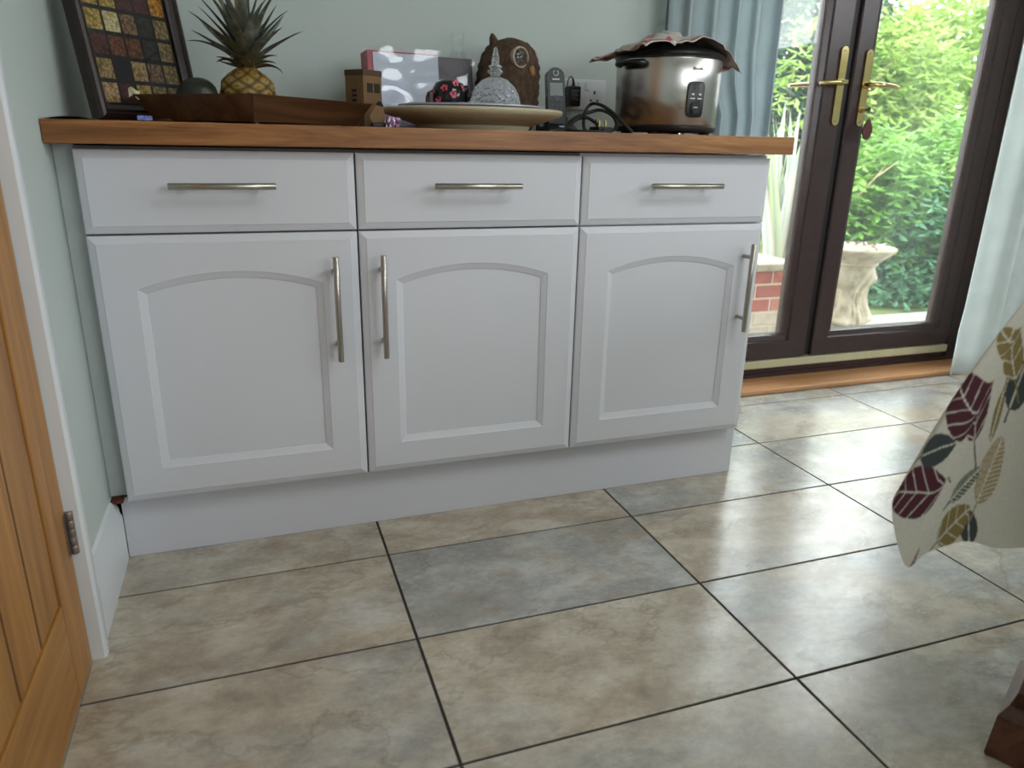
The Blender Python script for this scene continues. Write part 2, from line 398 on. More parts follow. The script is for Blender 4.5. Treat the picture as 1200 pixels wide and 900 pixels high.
tag(bpy.data.objects['rusty_bracket'], 'small rusty bracket end above the white skirting board', 'bracket')

# oak boarded door, shut
door = thing('door_1', 'oak door of upright boards in a plain frame', None, (XL, OY0, 0), kind='structure')
y0, y1, z0, z1 = OY0+.003, OY1-.004, .002, OZ1-.004
xa, xb = XL-.044, XL+.001
fr = MB()
fr.box((xa, y0, z0), (xb, y0+.105, z1), .0015); fr.box((xa, y1-.102, z0), (xb, y1, z1), .0015)
fr.build('door_stile', M['oakdoor'], door)
fr = MB(); fr.box((xa, y0+.105, z0), (xb, y1-.102, .182), .0015); fr.box((xa, y0+.105, z1-.11), (xb, y1-.102, z1), .0015)
fr.build('door_rail', M['oakrail'], door)
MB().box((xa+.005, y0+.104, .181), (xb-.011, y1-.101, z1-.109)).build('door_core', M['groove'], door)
n = 5; bw = (y1-.102-y0-.105)/n
for k in range(n):
    a = y0+.105+bw*k; g = .0034
    MB().box((xb-.0115, a+g, .1855), (xb-.003, a+bw-g, z1-.1135), .0009).build('door_board', M['oakdoor'], door)
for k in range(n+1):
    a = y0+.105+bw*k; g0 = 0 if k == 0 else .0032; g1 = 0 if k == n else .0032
    MB().box((xb-.0114, max(a-g0, y0+.1052), .1856), (xb-.0036, min(a+g1, y1-.1022), z1-.1136)).build('groove_shade_strip', M['groove'], door)  # dark strip fills the gap, its colour standing in for groove shade
for z in (.215, 1.0, 1.75):
    h = MB()
    for k in range(5): h.lathe([(.0055, z+k*.0155), (.0062, z+k*.0155+.001), (.0062, z+k*.0155+.0138), (.0055, z+k*.0155+.0148)], 12, (XL+.0065, OY1-.002, 0))
    h.box((XL+.0006, OY1-.022, z), (XL+.002, OY1-.004, z+.076))
    h.build('hinge', M['hinge'], door, smooth=40)

# wooden sill inside the french doors
sl = MB().box((DX0+.01, .583, .0005), (DX1-.0, .722, .018), .004)
sl = sl.build('trim_3', M['sill']); struct(sl, 'varnished wooden threshold board inside the french doors')

# ------------------------------------------------------------------ french doors
fd = thing('door_2', 'brown framed glazed french doors to the garden', None, ((DX0+DX1)/2, .75, .0), kind='structure')
FY = .722
of = MB()
of.box((DX0, FY, .031), (DX0+.06, FY+.07, DZ1), .003); of.box((DX1-.06, FY, .031), (DX1, FY+.07, DZ1), .003); of.box((DX0+.06, FY, DZ1-.06), (DX1-.06, FY+.07, DZ1), .003)
of.box((DX0+.06, FY+.01, .0312), (DX1-.06, FY+.07, .054)); of.box((DX0, FY+.001, .0005), (DX1, FY+.0048, .0308))
of.build('door_frame', M['upvc'], fd)
MB().box((DX0+.06, FY-.004, .054), (DX1-.06, FY+.07, .086), .004).build('threshold_strip', M['cream'], fd)
of = MB().box((DX0, FY+.005, .0005), (DX1, FY+.125, .0308)); of.build('outer_sill', M['upvc'], fd)
LZ0, LZ1 = .090, DZ1-.064
def leaf(x0, x1, gx0, gx1, gz0, gz1):
    root_mb = MB()
    # bevelled sash: outer rectangle, front face, sloping glazing bead, back
    def loop(a, b, c, d, y): return [Vector((a, y, c)), Vector((b, y, c)), Vector((b, y, d)), Vector((a, y, d))]
    rings = [loop(x0, x1, LZ0, LZ1, FY+.062), loop(x0, x1, LZ0, LZ1, FY+.004), loop(x0+.004, x1-.004, LZ0+.004, LZ1-.004, FY-.002),
             loop(gx0-.026, gx1+.026, gz0-.026, gz1+.026, FY-.002), loop(gx0-.022, gx1+.022, gz0-.022, gz1+.022, FY+.006), loop(gx0-.004, gx1+.004, gz0-.004, gz1+.004, FY+.012), loop(gx0, gx1, gz0, gz1, FY+.022), loop(gx0, gx1, gz0, gz1, FY+.050), loop(gx0-.02, gx1+.02, gz0-.02, gz1+.02, FY+.062)]
    rings.append(rings[0])
    root_mb.rings(rings, False, False)
    o = root_mb.build('door_leaf', M['upvc'], fd)
    MB().box((gx0, FY+.026, gz0), (gx1, FY+.030, gz1)).build('glass_pane', M['glass'], o)
    MB().box((gx0, FY+.042, gz0), (gx1, FY+.046, gz1)).build('glass_pane', M['glass'], o)
    return o
GZ0, GZ1 = .185, LZ1-.10
l1 = leaf(1.583, 2.325, 1.680, 2.212, GZ0, GZ1)
l2 = leaf(2.357, 3.077, 2.452, 2.985, GZ0, GZ1)
MB().box((2.3265, FY+.012, LZ0), (2.3555, FY+.055, LZ1), .003).build('meeting_strip', simple('black_door_seal', (22, 18, 18), .5), fd)
def handle_set(leaf_o, px_top, py_top, px_bot, py_bot, side, name):
    a = at(px_top, py_top, FY-.006); b = at(px_bot, py_bot, FY-.006); x = (a.x+b.x)/2; zt, zb_ = a.z, b.z
    hw = .015; pl = MB(); pts = []
    for k in range(9): t = pi*k/8; pts.append((x+hw*cos(t), zt-hw+hw*sin(t)))
    for k in range(9): t = pi+pi*k/8; pts.append((x+hw*cos(t), zb_+hw+hw*sin(t)))
    pl.prism(pts, 1, FY-.010, FY-.0022)
    pl.build('handle_plate', M['brass'], leaf_o, smooth=40)
    zl = zb_+(zt-zb_)*.545
    lv = MB().tube([(x, FY-.0101, zl), (x, FY-.036, zl), (x+side*.010, FY-.047, zl), (x+side*.045, FY-.049, zl-.001), (x+side*.095, FY-.047, zl-.004), (x+side*.118, FY-.042, zl-.007)], [.010, .009, .009, .0085, .008, .006], 12)
    lv.build('lever_handle', M['brass'], leaf_o, smooth=50)
    lv = MB().tube([(x, FY+.0625, zl), (x, FY+.095, zl), (x+side*.012, FY+.108, zl), (x+side*.06, FY+.11, zl-.002), (x+side*.13, FY+.104, zl-.008)], [.010, .009, .009, .0085, .006], 12)
    lv.build('outer_lever', M['brass'], leaf_o, smooth=50)
    sc = MB()
    for z in (zt-.014, zb_+.014): sc.tube([(x, FY-.0098, z), (x, FY-.0115, z)], .0045, 10)
    sc.build('screw', M['hinge'], leaf_o)
    return x, zt, zb_, zl
h1 = handle_set(l1, 989, 54, 979, 147, -1, 'a')
h2 = handle_set(l2, 1019, 58, 1007, 148, 1, 'b')
kx, kz = h2[0]+.002, h2[2]+.055
MB().tube([(kx, FY-.0102, kz), (kx, FY-.020, kz)], .009, 14).build('lock_barrel', M['brass'], l2, smooth=40)
key = thing('door_key', 'door key with dark red leather fob hanging below the brass lever', 'key', (kx, FY-.03, kz-.06))
kb = MB(); kb.box((kx-.0012, FY-.038, kz-.004), (kx+.0012, FY-.0203, kz+.004)); kb.box((kx-.0012, FY-.050, kz-.012), (kx+.0012, FY-.038, kz+.010), .0005)
kb.build('key_blade', M['steel'], key)
MB().tube([(kx+.008*sin(t)*.6, FY-.046+.002*cos(t), kz-.018+.014*cos(t)) for t in [2*pi*q/14 for q in range(15)]], .0012, 6).build('key_ring', M['steel'], key, smooth=60)
fb = []
for k in range(24):
    t = 2*pi*k/24; rr = .019*(1+.0*cos(t)); fb.append((kx+.002+.021*sin(t)*(1 if cos(t) < 0 else (1-.55*cos(t))), kz-.066+.036*cos(t)))
MB().prism(fb, 1, FY-.050, FY-.044).build('fob', simple('oxblood_leather', (92, 42, 36), .5, nz=.1), key)

# ------------------------------------------------------------------ base cabinets
ZB, HD, HDR, UW = 0.1508, 0.546, 0.1509, 0.500
ZD = ZB+HD; ZDR = ZD+.004; ZT = ZDR+HDR
def loop_rect(x0, x1, z0, z1, y): return [Vector((x0, y, z0)), Vector((x1, y, z0)), Vector((x1, y, z1)), Vector((x0, y, z1))]
EDGE = [(0.0, .020), (0.0, .0075), (.0025, .0055), (.013, .0012), (.0145, .0)]       # inset, y behind the face
def drawer_front(x0, x1, z0, z1, parent):
    rs = [loop_rect(x0+i, x1-i, z0+i, z1-i, y) for i, y in EDGE]
    o = MB().rings(rs).build('drawer_front', M['foil'], parent); return o
def door_front(x0, x1, z0, z1, parent):
    n = 28
    def outline(x0, x1, z0, z1, y):
        pts = [Vector((x0, y, z0)), Vector((x1, y, z0))]
        return pts+[Vector((x1+(x0-x1)*k/n, y, z1)) for k in range(n+1)]
    def arch(i, y):
        a, b, c = x0+.074+i, x1-.074-i, z0+.069+i
        sh, ap = z0+.444, z0+.474           # shoulder and crown of the arch
        half = (b-a)/2+i; rise = ap-sh; rad = (half*half+rise*rise)/(2*rise); cx, cz = (a+b)/2, ap-rad
        rr = rad-i
        pts = [Vector((a, y, c)), Vector((b, y, c))]
        for k in range(n+1):
            x = b+(a-b)*k/n; pts.append(Vector((x, y, cz+math.sqrt(rr*rr-(x-cx)**2))))
        return pts
    rs = [outline(x0+i, x1-i, z0+i, z1-i, y) for i, y in EDGE]
    rs += [arch(0, 0.0), arch(.0015, .0012), arch(.0135, .0062), arch(.0145, .0082)]
    return MB().rings(rs).build('door', M['foil'], parent)
def bar_handle(p0, p1, parent):
    p0, p1 = Vector(p0), Vector(p1); d = (p1-p0).normalized(); h = MB()
    L = (p1-p0).length; e = .001
    h.tube([p0, p0+d*e, p1-d*e, p1], [.0052, .0062, .0062, .0052], 16)
    for t in (.15, .85):
        q = p0+(p1-p0)*t; h.tube([q, Vector((q.x, -.0001, q.z))], .005, 12)
    return h.build('bar_handle', M['steel'], parent, smooth=45)
side = {0: 'hinged at the wall side, beside the white skirting', 1: 'between the two others', 2: 'at the french door end'}
names = ['white base cabinet beside the left hand wall, handle toward the middle cabinet', 'middle white base cabinet between the two others', 'white base cabinet at the french door end of the run']
hx = [(.448,), (.544,), (1.4495,)]
for k in range(3):
    x0, x1 = k*UW, (k+1)*UW
    cab = thing('base_cabinet', names[k], 'cabinet', ((x0+x1)/2, .28, .1), 0, 'fitted base cabinets')
    b = MB(); t = .018
    b.box((x0+.0005, .0225, .145), (x0+t, .575, .858)); b.box((x1-t, .0225, .145), (x1-.0005, .575, .858)); b.box((x0+t, .0225, .145), (x1-t, .575, .163)); b.box((x0+t, .56, .163), (x1-t, .575, .858)); b.box((x0+t, .0225, .84), (x1-t, .12, .858)); b.box((x0+t, .0225, ZD-.012), (x1-t, .1, ZD+.012))
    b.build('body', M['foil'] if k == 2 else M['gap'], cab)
    dr = drawer_front(x0+.002, x1-.002, ZDR, ZT, cab)
    bar_handle((x0+.155, -.035, .789), (x0+.344, -.035, .789), dr)
    do = door_front(x0+.002, x1-.002, ZB, ZD, cab)
    bar_handle((hx[k][0], -.035, .432), (hx[k][0], -.035, .652), do)
    for fx in (x0+.06, x1-.06):
        for fy in (.12, .5): MB().lathe([(.03, 0.0001), (.03, .01), (.016, .02), (.016, .125), (.03, .13), (.03, .1448)], 14, (fx, fy, 0)).build('cabinet_foot', M['black'], cab)
# filler strip against the wall, plinth and worktop
o = MB().box((XL+.0005, .040, .1515), (-.0008, .06, .8605), .001).build('filler_strip', simple('grey_white_filler', (196, 201, 200), .5, nz=.02)); tag(o, 'narrow white filler strip between the wall and the first cabinet', 'filler strip')
o = MB().box((-.0195, .045, .0005), (1.518, .061, .1440), .0008).build('plinth', M['plinth']); tag(o, 'long white plinth board under the base cabinets', 'plinth')
wt = MB().box((XL+.0008, -.0255, .8615), (1.537, YB-.001, .9015), .0022).build('worktop', M['worktop']); tag(wt, 'long oiled oak worktop over the white cabinets', 'worktop')

# ------------------------------------------------------------------ things on the worktop
Z0 = 0.9016
# ---- framed print leaning across the corner
A = Vector((.036, .135)); th = R(50); W_, H_ = .27, .33; lean = R(9)
pf = thing('framed_print', 'dark framed print of dried foods in squares leaning in the corner', 'picture', (A.x, A.y, Z0))
ex = Vector((cos(th), sin(th), 0)); nb = Vector((-sin(th), cos(th), 0))      # along the print, and backwards from it
ez = (Vector((0, 0, 1))*cos(lean) + nb*sin(lean)).normalized(); ny = ex.cross(ez)*-1   # ny: backwards normal
def PM(u, v, d): return Vector((A.x, A.y, Z0+.0012)) + ex*u + ez*v + nb*.0 - ex.cross(ez)*d*-1
nrm = ex.cross(ez)            # faces the room or the wall
if nrm.y > 0: nrm = -nrm
def PM(u, v, d): return Vector((A.x, A.y, Z0+.0045)) + ex*u + ez*v + nrm*d   # d toward the viewer
fm = MB(); rings = []
for ins, d in ((0, -.022), (0, .0), (.004, .006), (.010, .008), (.013, .004), (.018, .004), (.024, -.001), (.028, -.004), (.028, -.012)):
    rings.append([PM(ins, ins, d), PM(W_-ins, ins, d), PM(W_-ins, H_-ins, d), PM(ins, H_-ins, d)])
fm.rings(rings, True, False).build('picture_frame', simple('dark_mahogany_frame', (40, 24, 20), .3, nz=.2, scale=60), pf)
fm = MB().add([PM(.026, .026, -.011), PM(W_-.026, .026, -.011), PM(W_-.026, H_-.026, -.011), PM(.026, H_-.026, -.011)], [(0, 1, 2, 3)])
fm.build('print_sheet', simple('black_print', (24, 24, 26), .5), pf)
food = [((196, 170, 92), (120, 92, 40)), ((212, 200, 160), (160, 140, 90)), ((150, 120, 84), (70, 48, 36)), ((96, 52, 48), (54, 28, 30)), ((206, 158, 40), (130, 60, 22)), ((176, 150, 96), (96, 76, 46)), ((128, 86, 54), (74, 42, 32)), ((70, 64, 54), (36, 32, 30)), ((188, 166, 122), (120, 84, 50))]
fmat = []
for i, (a, b) in enumerate(food):
    m = Mat('printed_food', rough=.4); v = m.n('ShaderNodeTexVoronoi'); v.inputs['Scale'].default_value = 150; m.l(m.coord(), v.inputs['Vector'])
    m.color(m.ramp(v.outputs['Distance'], [(.15, srgb(*a)), (.75, srgb(*b))])); fmat.append(m.m)
random.seed(11)
pat = [8, 3, 0, 5, 5,  5, 7, 8, 2, 5,  3, 6, 6, 7, 5,  0, 1, 2, 7, 5,  0, 0, 3, 3, 4,  2, 8, 7, 6, 0]
nc, nr = 5, 6; cw = (W_-.06)/nc; ch = (H_-.06)/nr
for r_ in range(nr):
    for c_ in range(nc):
        if (r_, c_) in ((1, 1),): continue
        u0 = .03+c_*cw+.003; v0 = .03+r_*ch+.004
        sq = MB().add([PM(u0, v0, -.0106), PM(u0+cw-.006, v0, -.0106), PM(u0+cw-.006, v0+ch-.008, -.0106), PM(u0, v0+ch-.008, -.0106)], [(0, 1, 2, 3)])
        sq.build('printed_square', fmat[pat[r_*5+c_]], pf)
MB().add([PM(.027, .027, -.006), PM(W_-.027, .027, -.006), PM(W_-.027, H_-.027, -.006), PM(.027, H_-.027, -.006)], [(0, 1, 2, 3)]).build('picture_glass', thin_glass('picture_glazing', (1, 1, 1, 1), 1.5), pf)

# ---- loose paper and a blue tag at the wall end
pp = MB(); g = [[Vector((x, y, Z0+.0006+.0045*max(0, sin((x+.03)*38))*(1 if y < .05 else .3))) for x in [-.03+.2*i/24 for i in range(25)]] for y in (-.022, .0, .05, .1)]
pp.rings(g, False, False, closed=False); o = pp.build('paper_sheet', simple('off_white_paper', (196, 190, 180), .8, nz=.04), smooth=60); tag(o, 'crumpled sheet of pale paper under the dark picture frame', 'paper')
o = MB().box((.118, -.021, Z0+.001), (.142, -.018, Z0+.009), .0005).build('blue_tag', simple('blue_white_label', (120, 130, 196), .4, nz=.5, scale=220)); tag(o, 'small blue and white tag at the worktop edge by the tray', 'tag')

# ---- wooden tray, one corner to the front
tray = thing('wooden_tray', 'dark wooden tray with flared sides, corner toward the worktop edge', 'tray', (.315, -.002, Z0), R(47))
TM = Matrix.Translation((.315, -.002, Z0)) @ Matrix.Rotation(R(47), 4, 'Z')
La, Lb = .326, .255; fl = .028; hh = .052
def TR(a, b, z): return TM @ Vector((a, b, z))
tw = wood('walnut_tray_wood', (56, 36, 22), (88, 58, 36), (112, 78, 52), axis=0, rough=.4, rnd=12.)
MB().add([TR(.0, .0, .004), TR(La, 0, .004), TR(La, Lb, .004), TR(0, Lb, .004), TR(.0, .0, .012), TR(La, 0, .012), TR(La, Lb, .012), TR(0, Lb, .012)], [(0, 3, 2, 1), (4, 5, 6, 7), (0, 1, 5, 4), (1, 2, 6, 5), (2, 3, 7, 6), (3, 0, 4, 7)]).build('tray_base', tw, tray)
cs = [(0, 0), (La, 0), (La, Lb), (0, Lb)]; co = [(-fl, -fl), (La+fl, -fl), (La+fl, Lb+fl), (-fl, Lb+fl)]
ci = [(.012, .012), (La-.012, .012), (La-.012, Lb-.012), (.012, Lb-.012)]; coi = [(-fl+.012, -fl+.012), (La+fl-.012, -fl+.012), (La+fl-.012, Lb+fl-.012), (-fl+.012, Lb+fl-.012)]
for k in range(4):
    j = (k+1) % 4
    vs = [TR(*cs[k], .004), TR(*cs[j], .004), TR(*co[j], hh), TR(*co[k], hh), TR(*ci[k], .004), TR(*ci[j], .004), TR(*coi[j], hh), TR(*coi[k], hh)]
    MB().add(vs, [(0, 1, 2, 3), (7, 6, 5, 4), (0, 4, 5, 1), (3, 2, 6, 7), (0, 3, 7, 4), (1, 5, 6, 2)]).build('tray_side', tw, tray)
    q = TR(*cs[k], 0); c = TR(La/2, Lb/2, 0); q = q+(c-q)*.12
    MB().lathe([(.010, .0), (.010, .0042)], 12, q).build('tray_foot', M['black'], tray)

# ---- pineapple standing in the tray
pc = at(291, 108, .235); PX, PY = pc.x, .235
pine = thing('pineapple', 'whole ripe pineapple with dry green crown standing in the wooden tray', 'pineapple', (PX, PY, Z0+.0125))
vs = []; cols = []; rings = []; NU, NV = 96, 60; HB = .105; RB = .054
for j in range(NV+1):
    t = j/NV; ring = []
    base = RB*(max(0.02, 1-abs(2*t-.92)**3.2*.62))*(.93+.07*sin(pi*t)) if 0 < t < 1 else RB*.38
    for i in range(NU):
        a = 2*pi*i/NU; z = t*HB
        p = 4*a + t*13.0; q = 4*a - t*13.0
        e = abs(cos(p))*abs(cos(q)); e2 = e**.6
        r = base*(1+.07*e2); ring.append(Vector((PX+r*cos(a), PY+r*sin(a), Z0+.0125+z)))
        k = e**.8; g = (noise.noise(Vector((a*3, t*9, 1)))+1)/2
        lo = Vector((.07, .035, .012)); hi = Vector((.52, .30, .055)).lerp(Vector((.36, .26, .06)), g)
        c = lo.lerp(hi, min(1, k*1.25))
        if e > .93: c = Vector((.14, .07, .025))
        cols.append(tuple(c))
    rings.append(ring)
MB().rings(rings).build('fruit_body', tinted('pineapple_rind', .5, nz=.3, scale=300), pine, smooth=60, cols=cols)
cm = foliage('pineapple_crown_leaf', [(58, 66, 54), (98, 102, 88), (158, 154, 140)], 20, .15)
cmd = foliage('dry_crown_leaf', [(70, 64, 46), (104, 96, 70), (140, 126, 96)], 20, .1)
random.seed(5)
for k in range(46):
    lev = k/46; az = k*2.39996; L = .075+.075*(1-lev)*random.uniform(.7, 1.05) if lev > .25 else random.uniform(.045, .07)
    out0 = R(70)-lev*R(54)+R(random.uniform(-9, 9)); curl = R(45)*(1-lev)*random.uniform(-.2, 1.1)+R(9)*random.uniform(-1, 1.5)
    if lev > .3: L = .085+.075*lev*random.uniform(.75, 1.05)
    z0_ = Z0+.0125+HB-.004+.035*lev; d = Vector((cos(az), sin(az), 0)); s_ = Vector((-sin(az), cos(az), 0))
    p = Vector((PX, PY, z0_)) + d*(.016*(1-lev)+.003); lf = MB(); rr = []
    n = 7
    for q in range(n+1):
        t = q/n; ang = out0+curl*t*t*1.8; wv = .0125*(1-t)**.7*(1+.4*sin(pi*min(1, t*1.6))) + .0003
        dirv = d*sin(ang)+Vector((0, 0, 1))*cos(ang); nn = dirv.cross(s_)
        rr.append([p-s_*wv+nn*wv*.5, p, p+s_*wv+nn*wv*.5]); p = p+dirv*(L/n)
    lf.rings(rr, False, False, closed=False).build('crown_leaf', cm if lev > .2 and k % 5 else cmd, pine, smooth=60)

# ---- avocado and a scrap at the back of the tray
ap = at(226, 105, .20)
av = MB(); pr = []
for q in range(17):
    t = q/16; pr.append((.038*math.sqrt(max(0, 1-(2*t-1)**2))*(1.06-.16*t), t*.085))
av.lathe(pr, 24, (0, 0, 0)); av.xf(Matrix.Translation((ap.x+.05, ap.y+.005, Z0+.0125+.0405)) @ Matrix.Rotation(R(-90), 4, 'Y') )
o = av.build('avocado', simple('dark_avocado_skin', (40, 44, 34), .4, nz=.25, scale=90, bump=.3), smooth=60); tag(o, 'dark avocado lying in the tray behind its rim', 'avocado')
sp = at(157, 108, .165); sc = MB()
sc.rings([[sp+Vector((-.010+.020*i/6, .003*sin(j+i*.8), -.010+.016*j/3+.004*sin(i*.9))) for i in range(7)] for j in range(4)], False, False, closed=False)
o = sc.build('garlic_skin', simple('cream_garlic_skin', (212, 206, 172), .7), smooth=60); tag(o, 'curl of cream garlic skin on the tray corner by the picture', 'garlic skin')

# ---- small brown cardboard carton, a torn flap hanging from it
bx0 = at(405, 100, .20); cx0, cx1 = atx(406, .34), atx(427, .295)
card = simple('brown_kraft_card', (128, 98, 66), .8, nz=.08, scale=60)
bxz = at(420, 81, .30).z
ct = thing('kraft_carton', 'small brown cardboard carton with dark printed marks behind the tray', 'carton', (cx1, .20, Z0), R(38))
CM = Matrix.Translation((cx1, .295, Z0)) @ Matrix.Rotation(R(38), 4, 'Z')
ct.location = (cx1, .295, Z0)
hgt = bxz-Z0
MB().box((0, 0, .0005), (.062, .058, hgt), .0012).xf(CM).build('carton_body', card, ct)
cap = MB().box((-.0008, -.0008, hgt-.012), (.0628, .0588, hgt+.0006), .0008).xf(CM); cap.build('carton_lid', simple('darker_kraft_card', (88, 66, 46), .8), ct)
ink = simple('dark_brown_ink', (44, 32, 26), .7)
for k in range(5): MB().box((-.0012, .022, hgt*.30+k*.0105), (-.0002, .036, hgt*.30+k*.0105+.0055)).xf(CM).build('printed_mark', ink, ct)
for k in range(2): MB().box((.012+k*.024, -.0012, hgt*.62), (.030+k*.024, -.0002, hgt*.78)).xf(CM).build('printed_mark', ink, ct)
pm = MB(); pm.tube([CM @ Vector((.052, -.0002, hgt*.38)), CM @ Vector((.052, -.0012, hgt*.38))], .013, 20); pm.build('printed_mark', ink, ct)
fl_ = at(443, 127, .03); fg = [(0, 0), (.020, -.004), (.026, .012), (.022, .030), (.008, .034), (-.006, .012)]
o = MB().prism([(fl_.x-.012+a, Z0+.008+b) for a, b in fg], 1, .028, .0305).build('card_scrap', card); tag(o, 'torn scrap of brown card standing at the worktop edge by the platter', 'card scrap')
o = MB().box((fl_.x-.014, .022, Z0), (fl_.x+.014, .045, Z0+.0088), .002).build('dark_clip', M['black']); tag(o, 'small dark clip under the torn brown card scrap', 'clip')

# ---- clear wrapped gift pack
ga = at(430, 60, .405); gb = at(560, 70, .455); gz = at(470, 56, .42).z
gx = thing('wrapped_gift_pack', 'silver and red gift pack in shiny clear wrapping behind the platter', 'gift pack', (ga.x, .41, Z0))
ang = math.atan2(.05, gb.x-ga.x); GMx = Matrix.Translation((ga.x, .405, Z0)) @ Matrix.Rotation(ang, 4, 'Z') @ Matrix.Rotation(R(-6), 4, 'X')
gw = gb.x-ga.x; gh = gz-Z0+.002
silver = Mat('silver_card', srgb(214, 218, 234), .14, .45); silver.bump(silver.noise(silver.coord(), 9, 2), .25, .008)
red = simple('crimson_card', (176, 44, 66), .35, nz=.1)
MB().box((.02, .0, .004), (gw*.66, .05, gh-.012), .001).xf(GMx).build('silver_panel', silver.m, gx)
MB().box((.006, .002, .004), (.0195, .052, gh-.008), .001).xf(GMx).build('red_end', red, gx)
MB().box((.02, .004, gh-.0115), (gw*.66, .05, gh-.0075), .0005).xf(GMx).build('red_edge', red, gx)
MB().box((gw*.665, .004, .004), (gw-.002, .05, gh-.012), .001).xf(GMx).build('grey_panel', simple('charcoal_card', (70, 62, 70), .35, .2), gx)
wr_ = MB(); random.seed(8); rg = []
for (u, v, d) in ((0, 0, 0),): pass
N1, N2 = 26, 14
for q in range(N2+1):
    row = []
    for i in range(N1+1):
        u = i/N1*gw; v = .001+q/N2*(gh); bul = .004+.006*noise.noise(Vector((u*15, v*22, 2.3)))
        row.append(GMx @ Vector((u, -bul, v+ (.004*noise.noise(Vector((u*60, 1, 1))) if q == N2 else 0))))
    rg.append(row)
wr_.rings(rg, False, False, closed=False)
wr_.build('clear_wrapping', thin_glass('clear_cellophane', (.96, .95, .98, 1), 1.75, .06), gx, smooth=60)
fo = MB(); fa = at(452, 140, .012); rg = []
for q in range(6):
    rg.append([Vector((fa.x+.028*i/8, .010+.004*sin(i*1.7+q), Z0+.001+.022*q/5*(1-.25*i/8)+.0015*sin(i*2.3+q*2))) for i in range(9)])
fo.rings(rg, False, False, closed=False); fm_ = Mat('pink_silver_foil', srgb(196, 170, 196), .2, .9); fm_.bump(fm_.noise(fm_.coord(), 60, 2), .6, .01)
o = fo.build('foil_scrap', fm_.m, smooth=40); tag(o, 'shiny pink foil corner sticking out beneath the platter', 'foil')

# ---- glass bottle behind the gift pack
bp = at(536, 48, .553); gl = thin_glass('clear_bottle_glass', (.97, .98, .975, 1), 1.6, .02)
zt = at(536, 38, .553).z
bt = MB(); h_ = zt-Z0
prof = [(.034, .0), (.036, .004), (.036, h_*.55), (.030, h_*.68), (.016, h_*.82), (.014, h_*.88), (.018, h_*.90), (.018, h_*.985), (.016, h_)]
bt.lathe(prof, 28, (bp.x, .553, Z0), cap1=False); o = bt.build('glass_bottle', gl, smooth=50); tag(o, 'clear glass bottle standing behind the gift pack', 'bottle')

# ---- platter, plate on it
PCY = .19; pcx = .799
def ellr(px0, px1, y): return (atx(px1, y)-atx(px0, y))/2*.985
pr_ = .2085
zr = at(553, 127, PCY-.15).z-Z0
pt = MB().lathe([(pr_*.60, .0), (pr_*.62, .0), (pr_*.64, .010), (pr_*.80, .020), (pr_*.96, .031), (pr_*.992, .036), (pr_, .0405), (pr_*.992, .0445), (pr_*.97, .0455), (pr_*.93, .0425), (pr_*.8, .033), (pr_*.6, .024), (.0001, .022)], 72, (pcx, PCY, Z0), cap1=False)
o = pt.build('platter', simple('cream_stoneware', (188, 176, 148), .4, nz=.06, scale=25), smooth=40); tag(o, 'large round cream stoneware platter on the oak worktop', 'platter')
p2 = pr_*.80; pcx2 = pcx-.003
pt = MB().lathe([(p2*.55, .0), (p2*.57, .0), (p2*.6, .004), (p2*.9, .0195), (p2, .0245), (p2*.998, .0275), (p2*.97, .0272), (p2*.6, .0105), (.0001, .010)], 64, (pcx2, PCY, Z0+.0255), cap1=False)
o = pt.build('dinner_plate', simple('pale_lilac_glaze', (176, 178, 196), .25, nz=.04), smooth=40); tag(o, 'pale lilac plate lying on the cream platter', 'plate')
ZP = Z0+.0255+.0107

# ---- black pot with pink blossoms
bxp = atx(526, .205)
pot = thing('blossom_pot', 'small black glazed pot painted with pink blossoms standing on the plate', 'pot', (bxp, .205, ZP))
zt = at(527, 93, .205).z-ZP; rb = (atx(546, .205)-atx(507, .205))/2
prof = [(rb*.62, .0), (rb*.7, .001), (rb*.95, zt*.2), (rb*1.03, zt*.42), (rb*.98, zt*.66), (rb*.80, zt*.88), (rb*.45, zt*.98), (.0003, zt)]
blk = simple('black_glaze', (20, 20, 26), .12, nz=.1)
MB().lathe(prof, 40, (bxp, .205, ZP), cap1=False).build('pot_body', blk, pot, smooth=50)
MB().tube([(bxp-rb*.9-(.017*sin(t)), .205, ZP+zt*.38+.02*cos(t)) for t in [pi*q/14 for q in range(15)]], .0018, 8).build('wire_handle', blk, pot, smooth=60)
MB().box((bxp-rb-.010, .195, ZP+.012), (bxp-rb*.8, .215, ZP+zt*.62), .003).build('side_lug', simple('brown_pot_lug', (70, 42, 34), .4), pot)
for q, (a, z_) in enumerate(((.85, .70), (.75, .30), (1.0, .5))):
    MB().lathe([(.0003, -.010), (.008, -.007), (.010, 0), (.008, .007), (.0003, .010)], 12, (bxp+rb*a+.002, .195-.004*q, ZP+zt*z_), cap0=False, cap1=False).build('ear_lug', blk, pot, smooth=60)
pk = simple('pink_blossom_paint', (206, 74, 96), .25, nz=.2, scale=200)
def prof_r(z):
    for (r0, a), (r1, b) in zip(prof, prof[1:]):
        if a <= z <= b: return r0+(r1-r0)*(z-a)/max(1e-6, b-a)
    return rb*.3
random.seed(3)
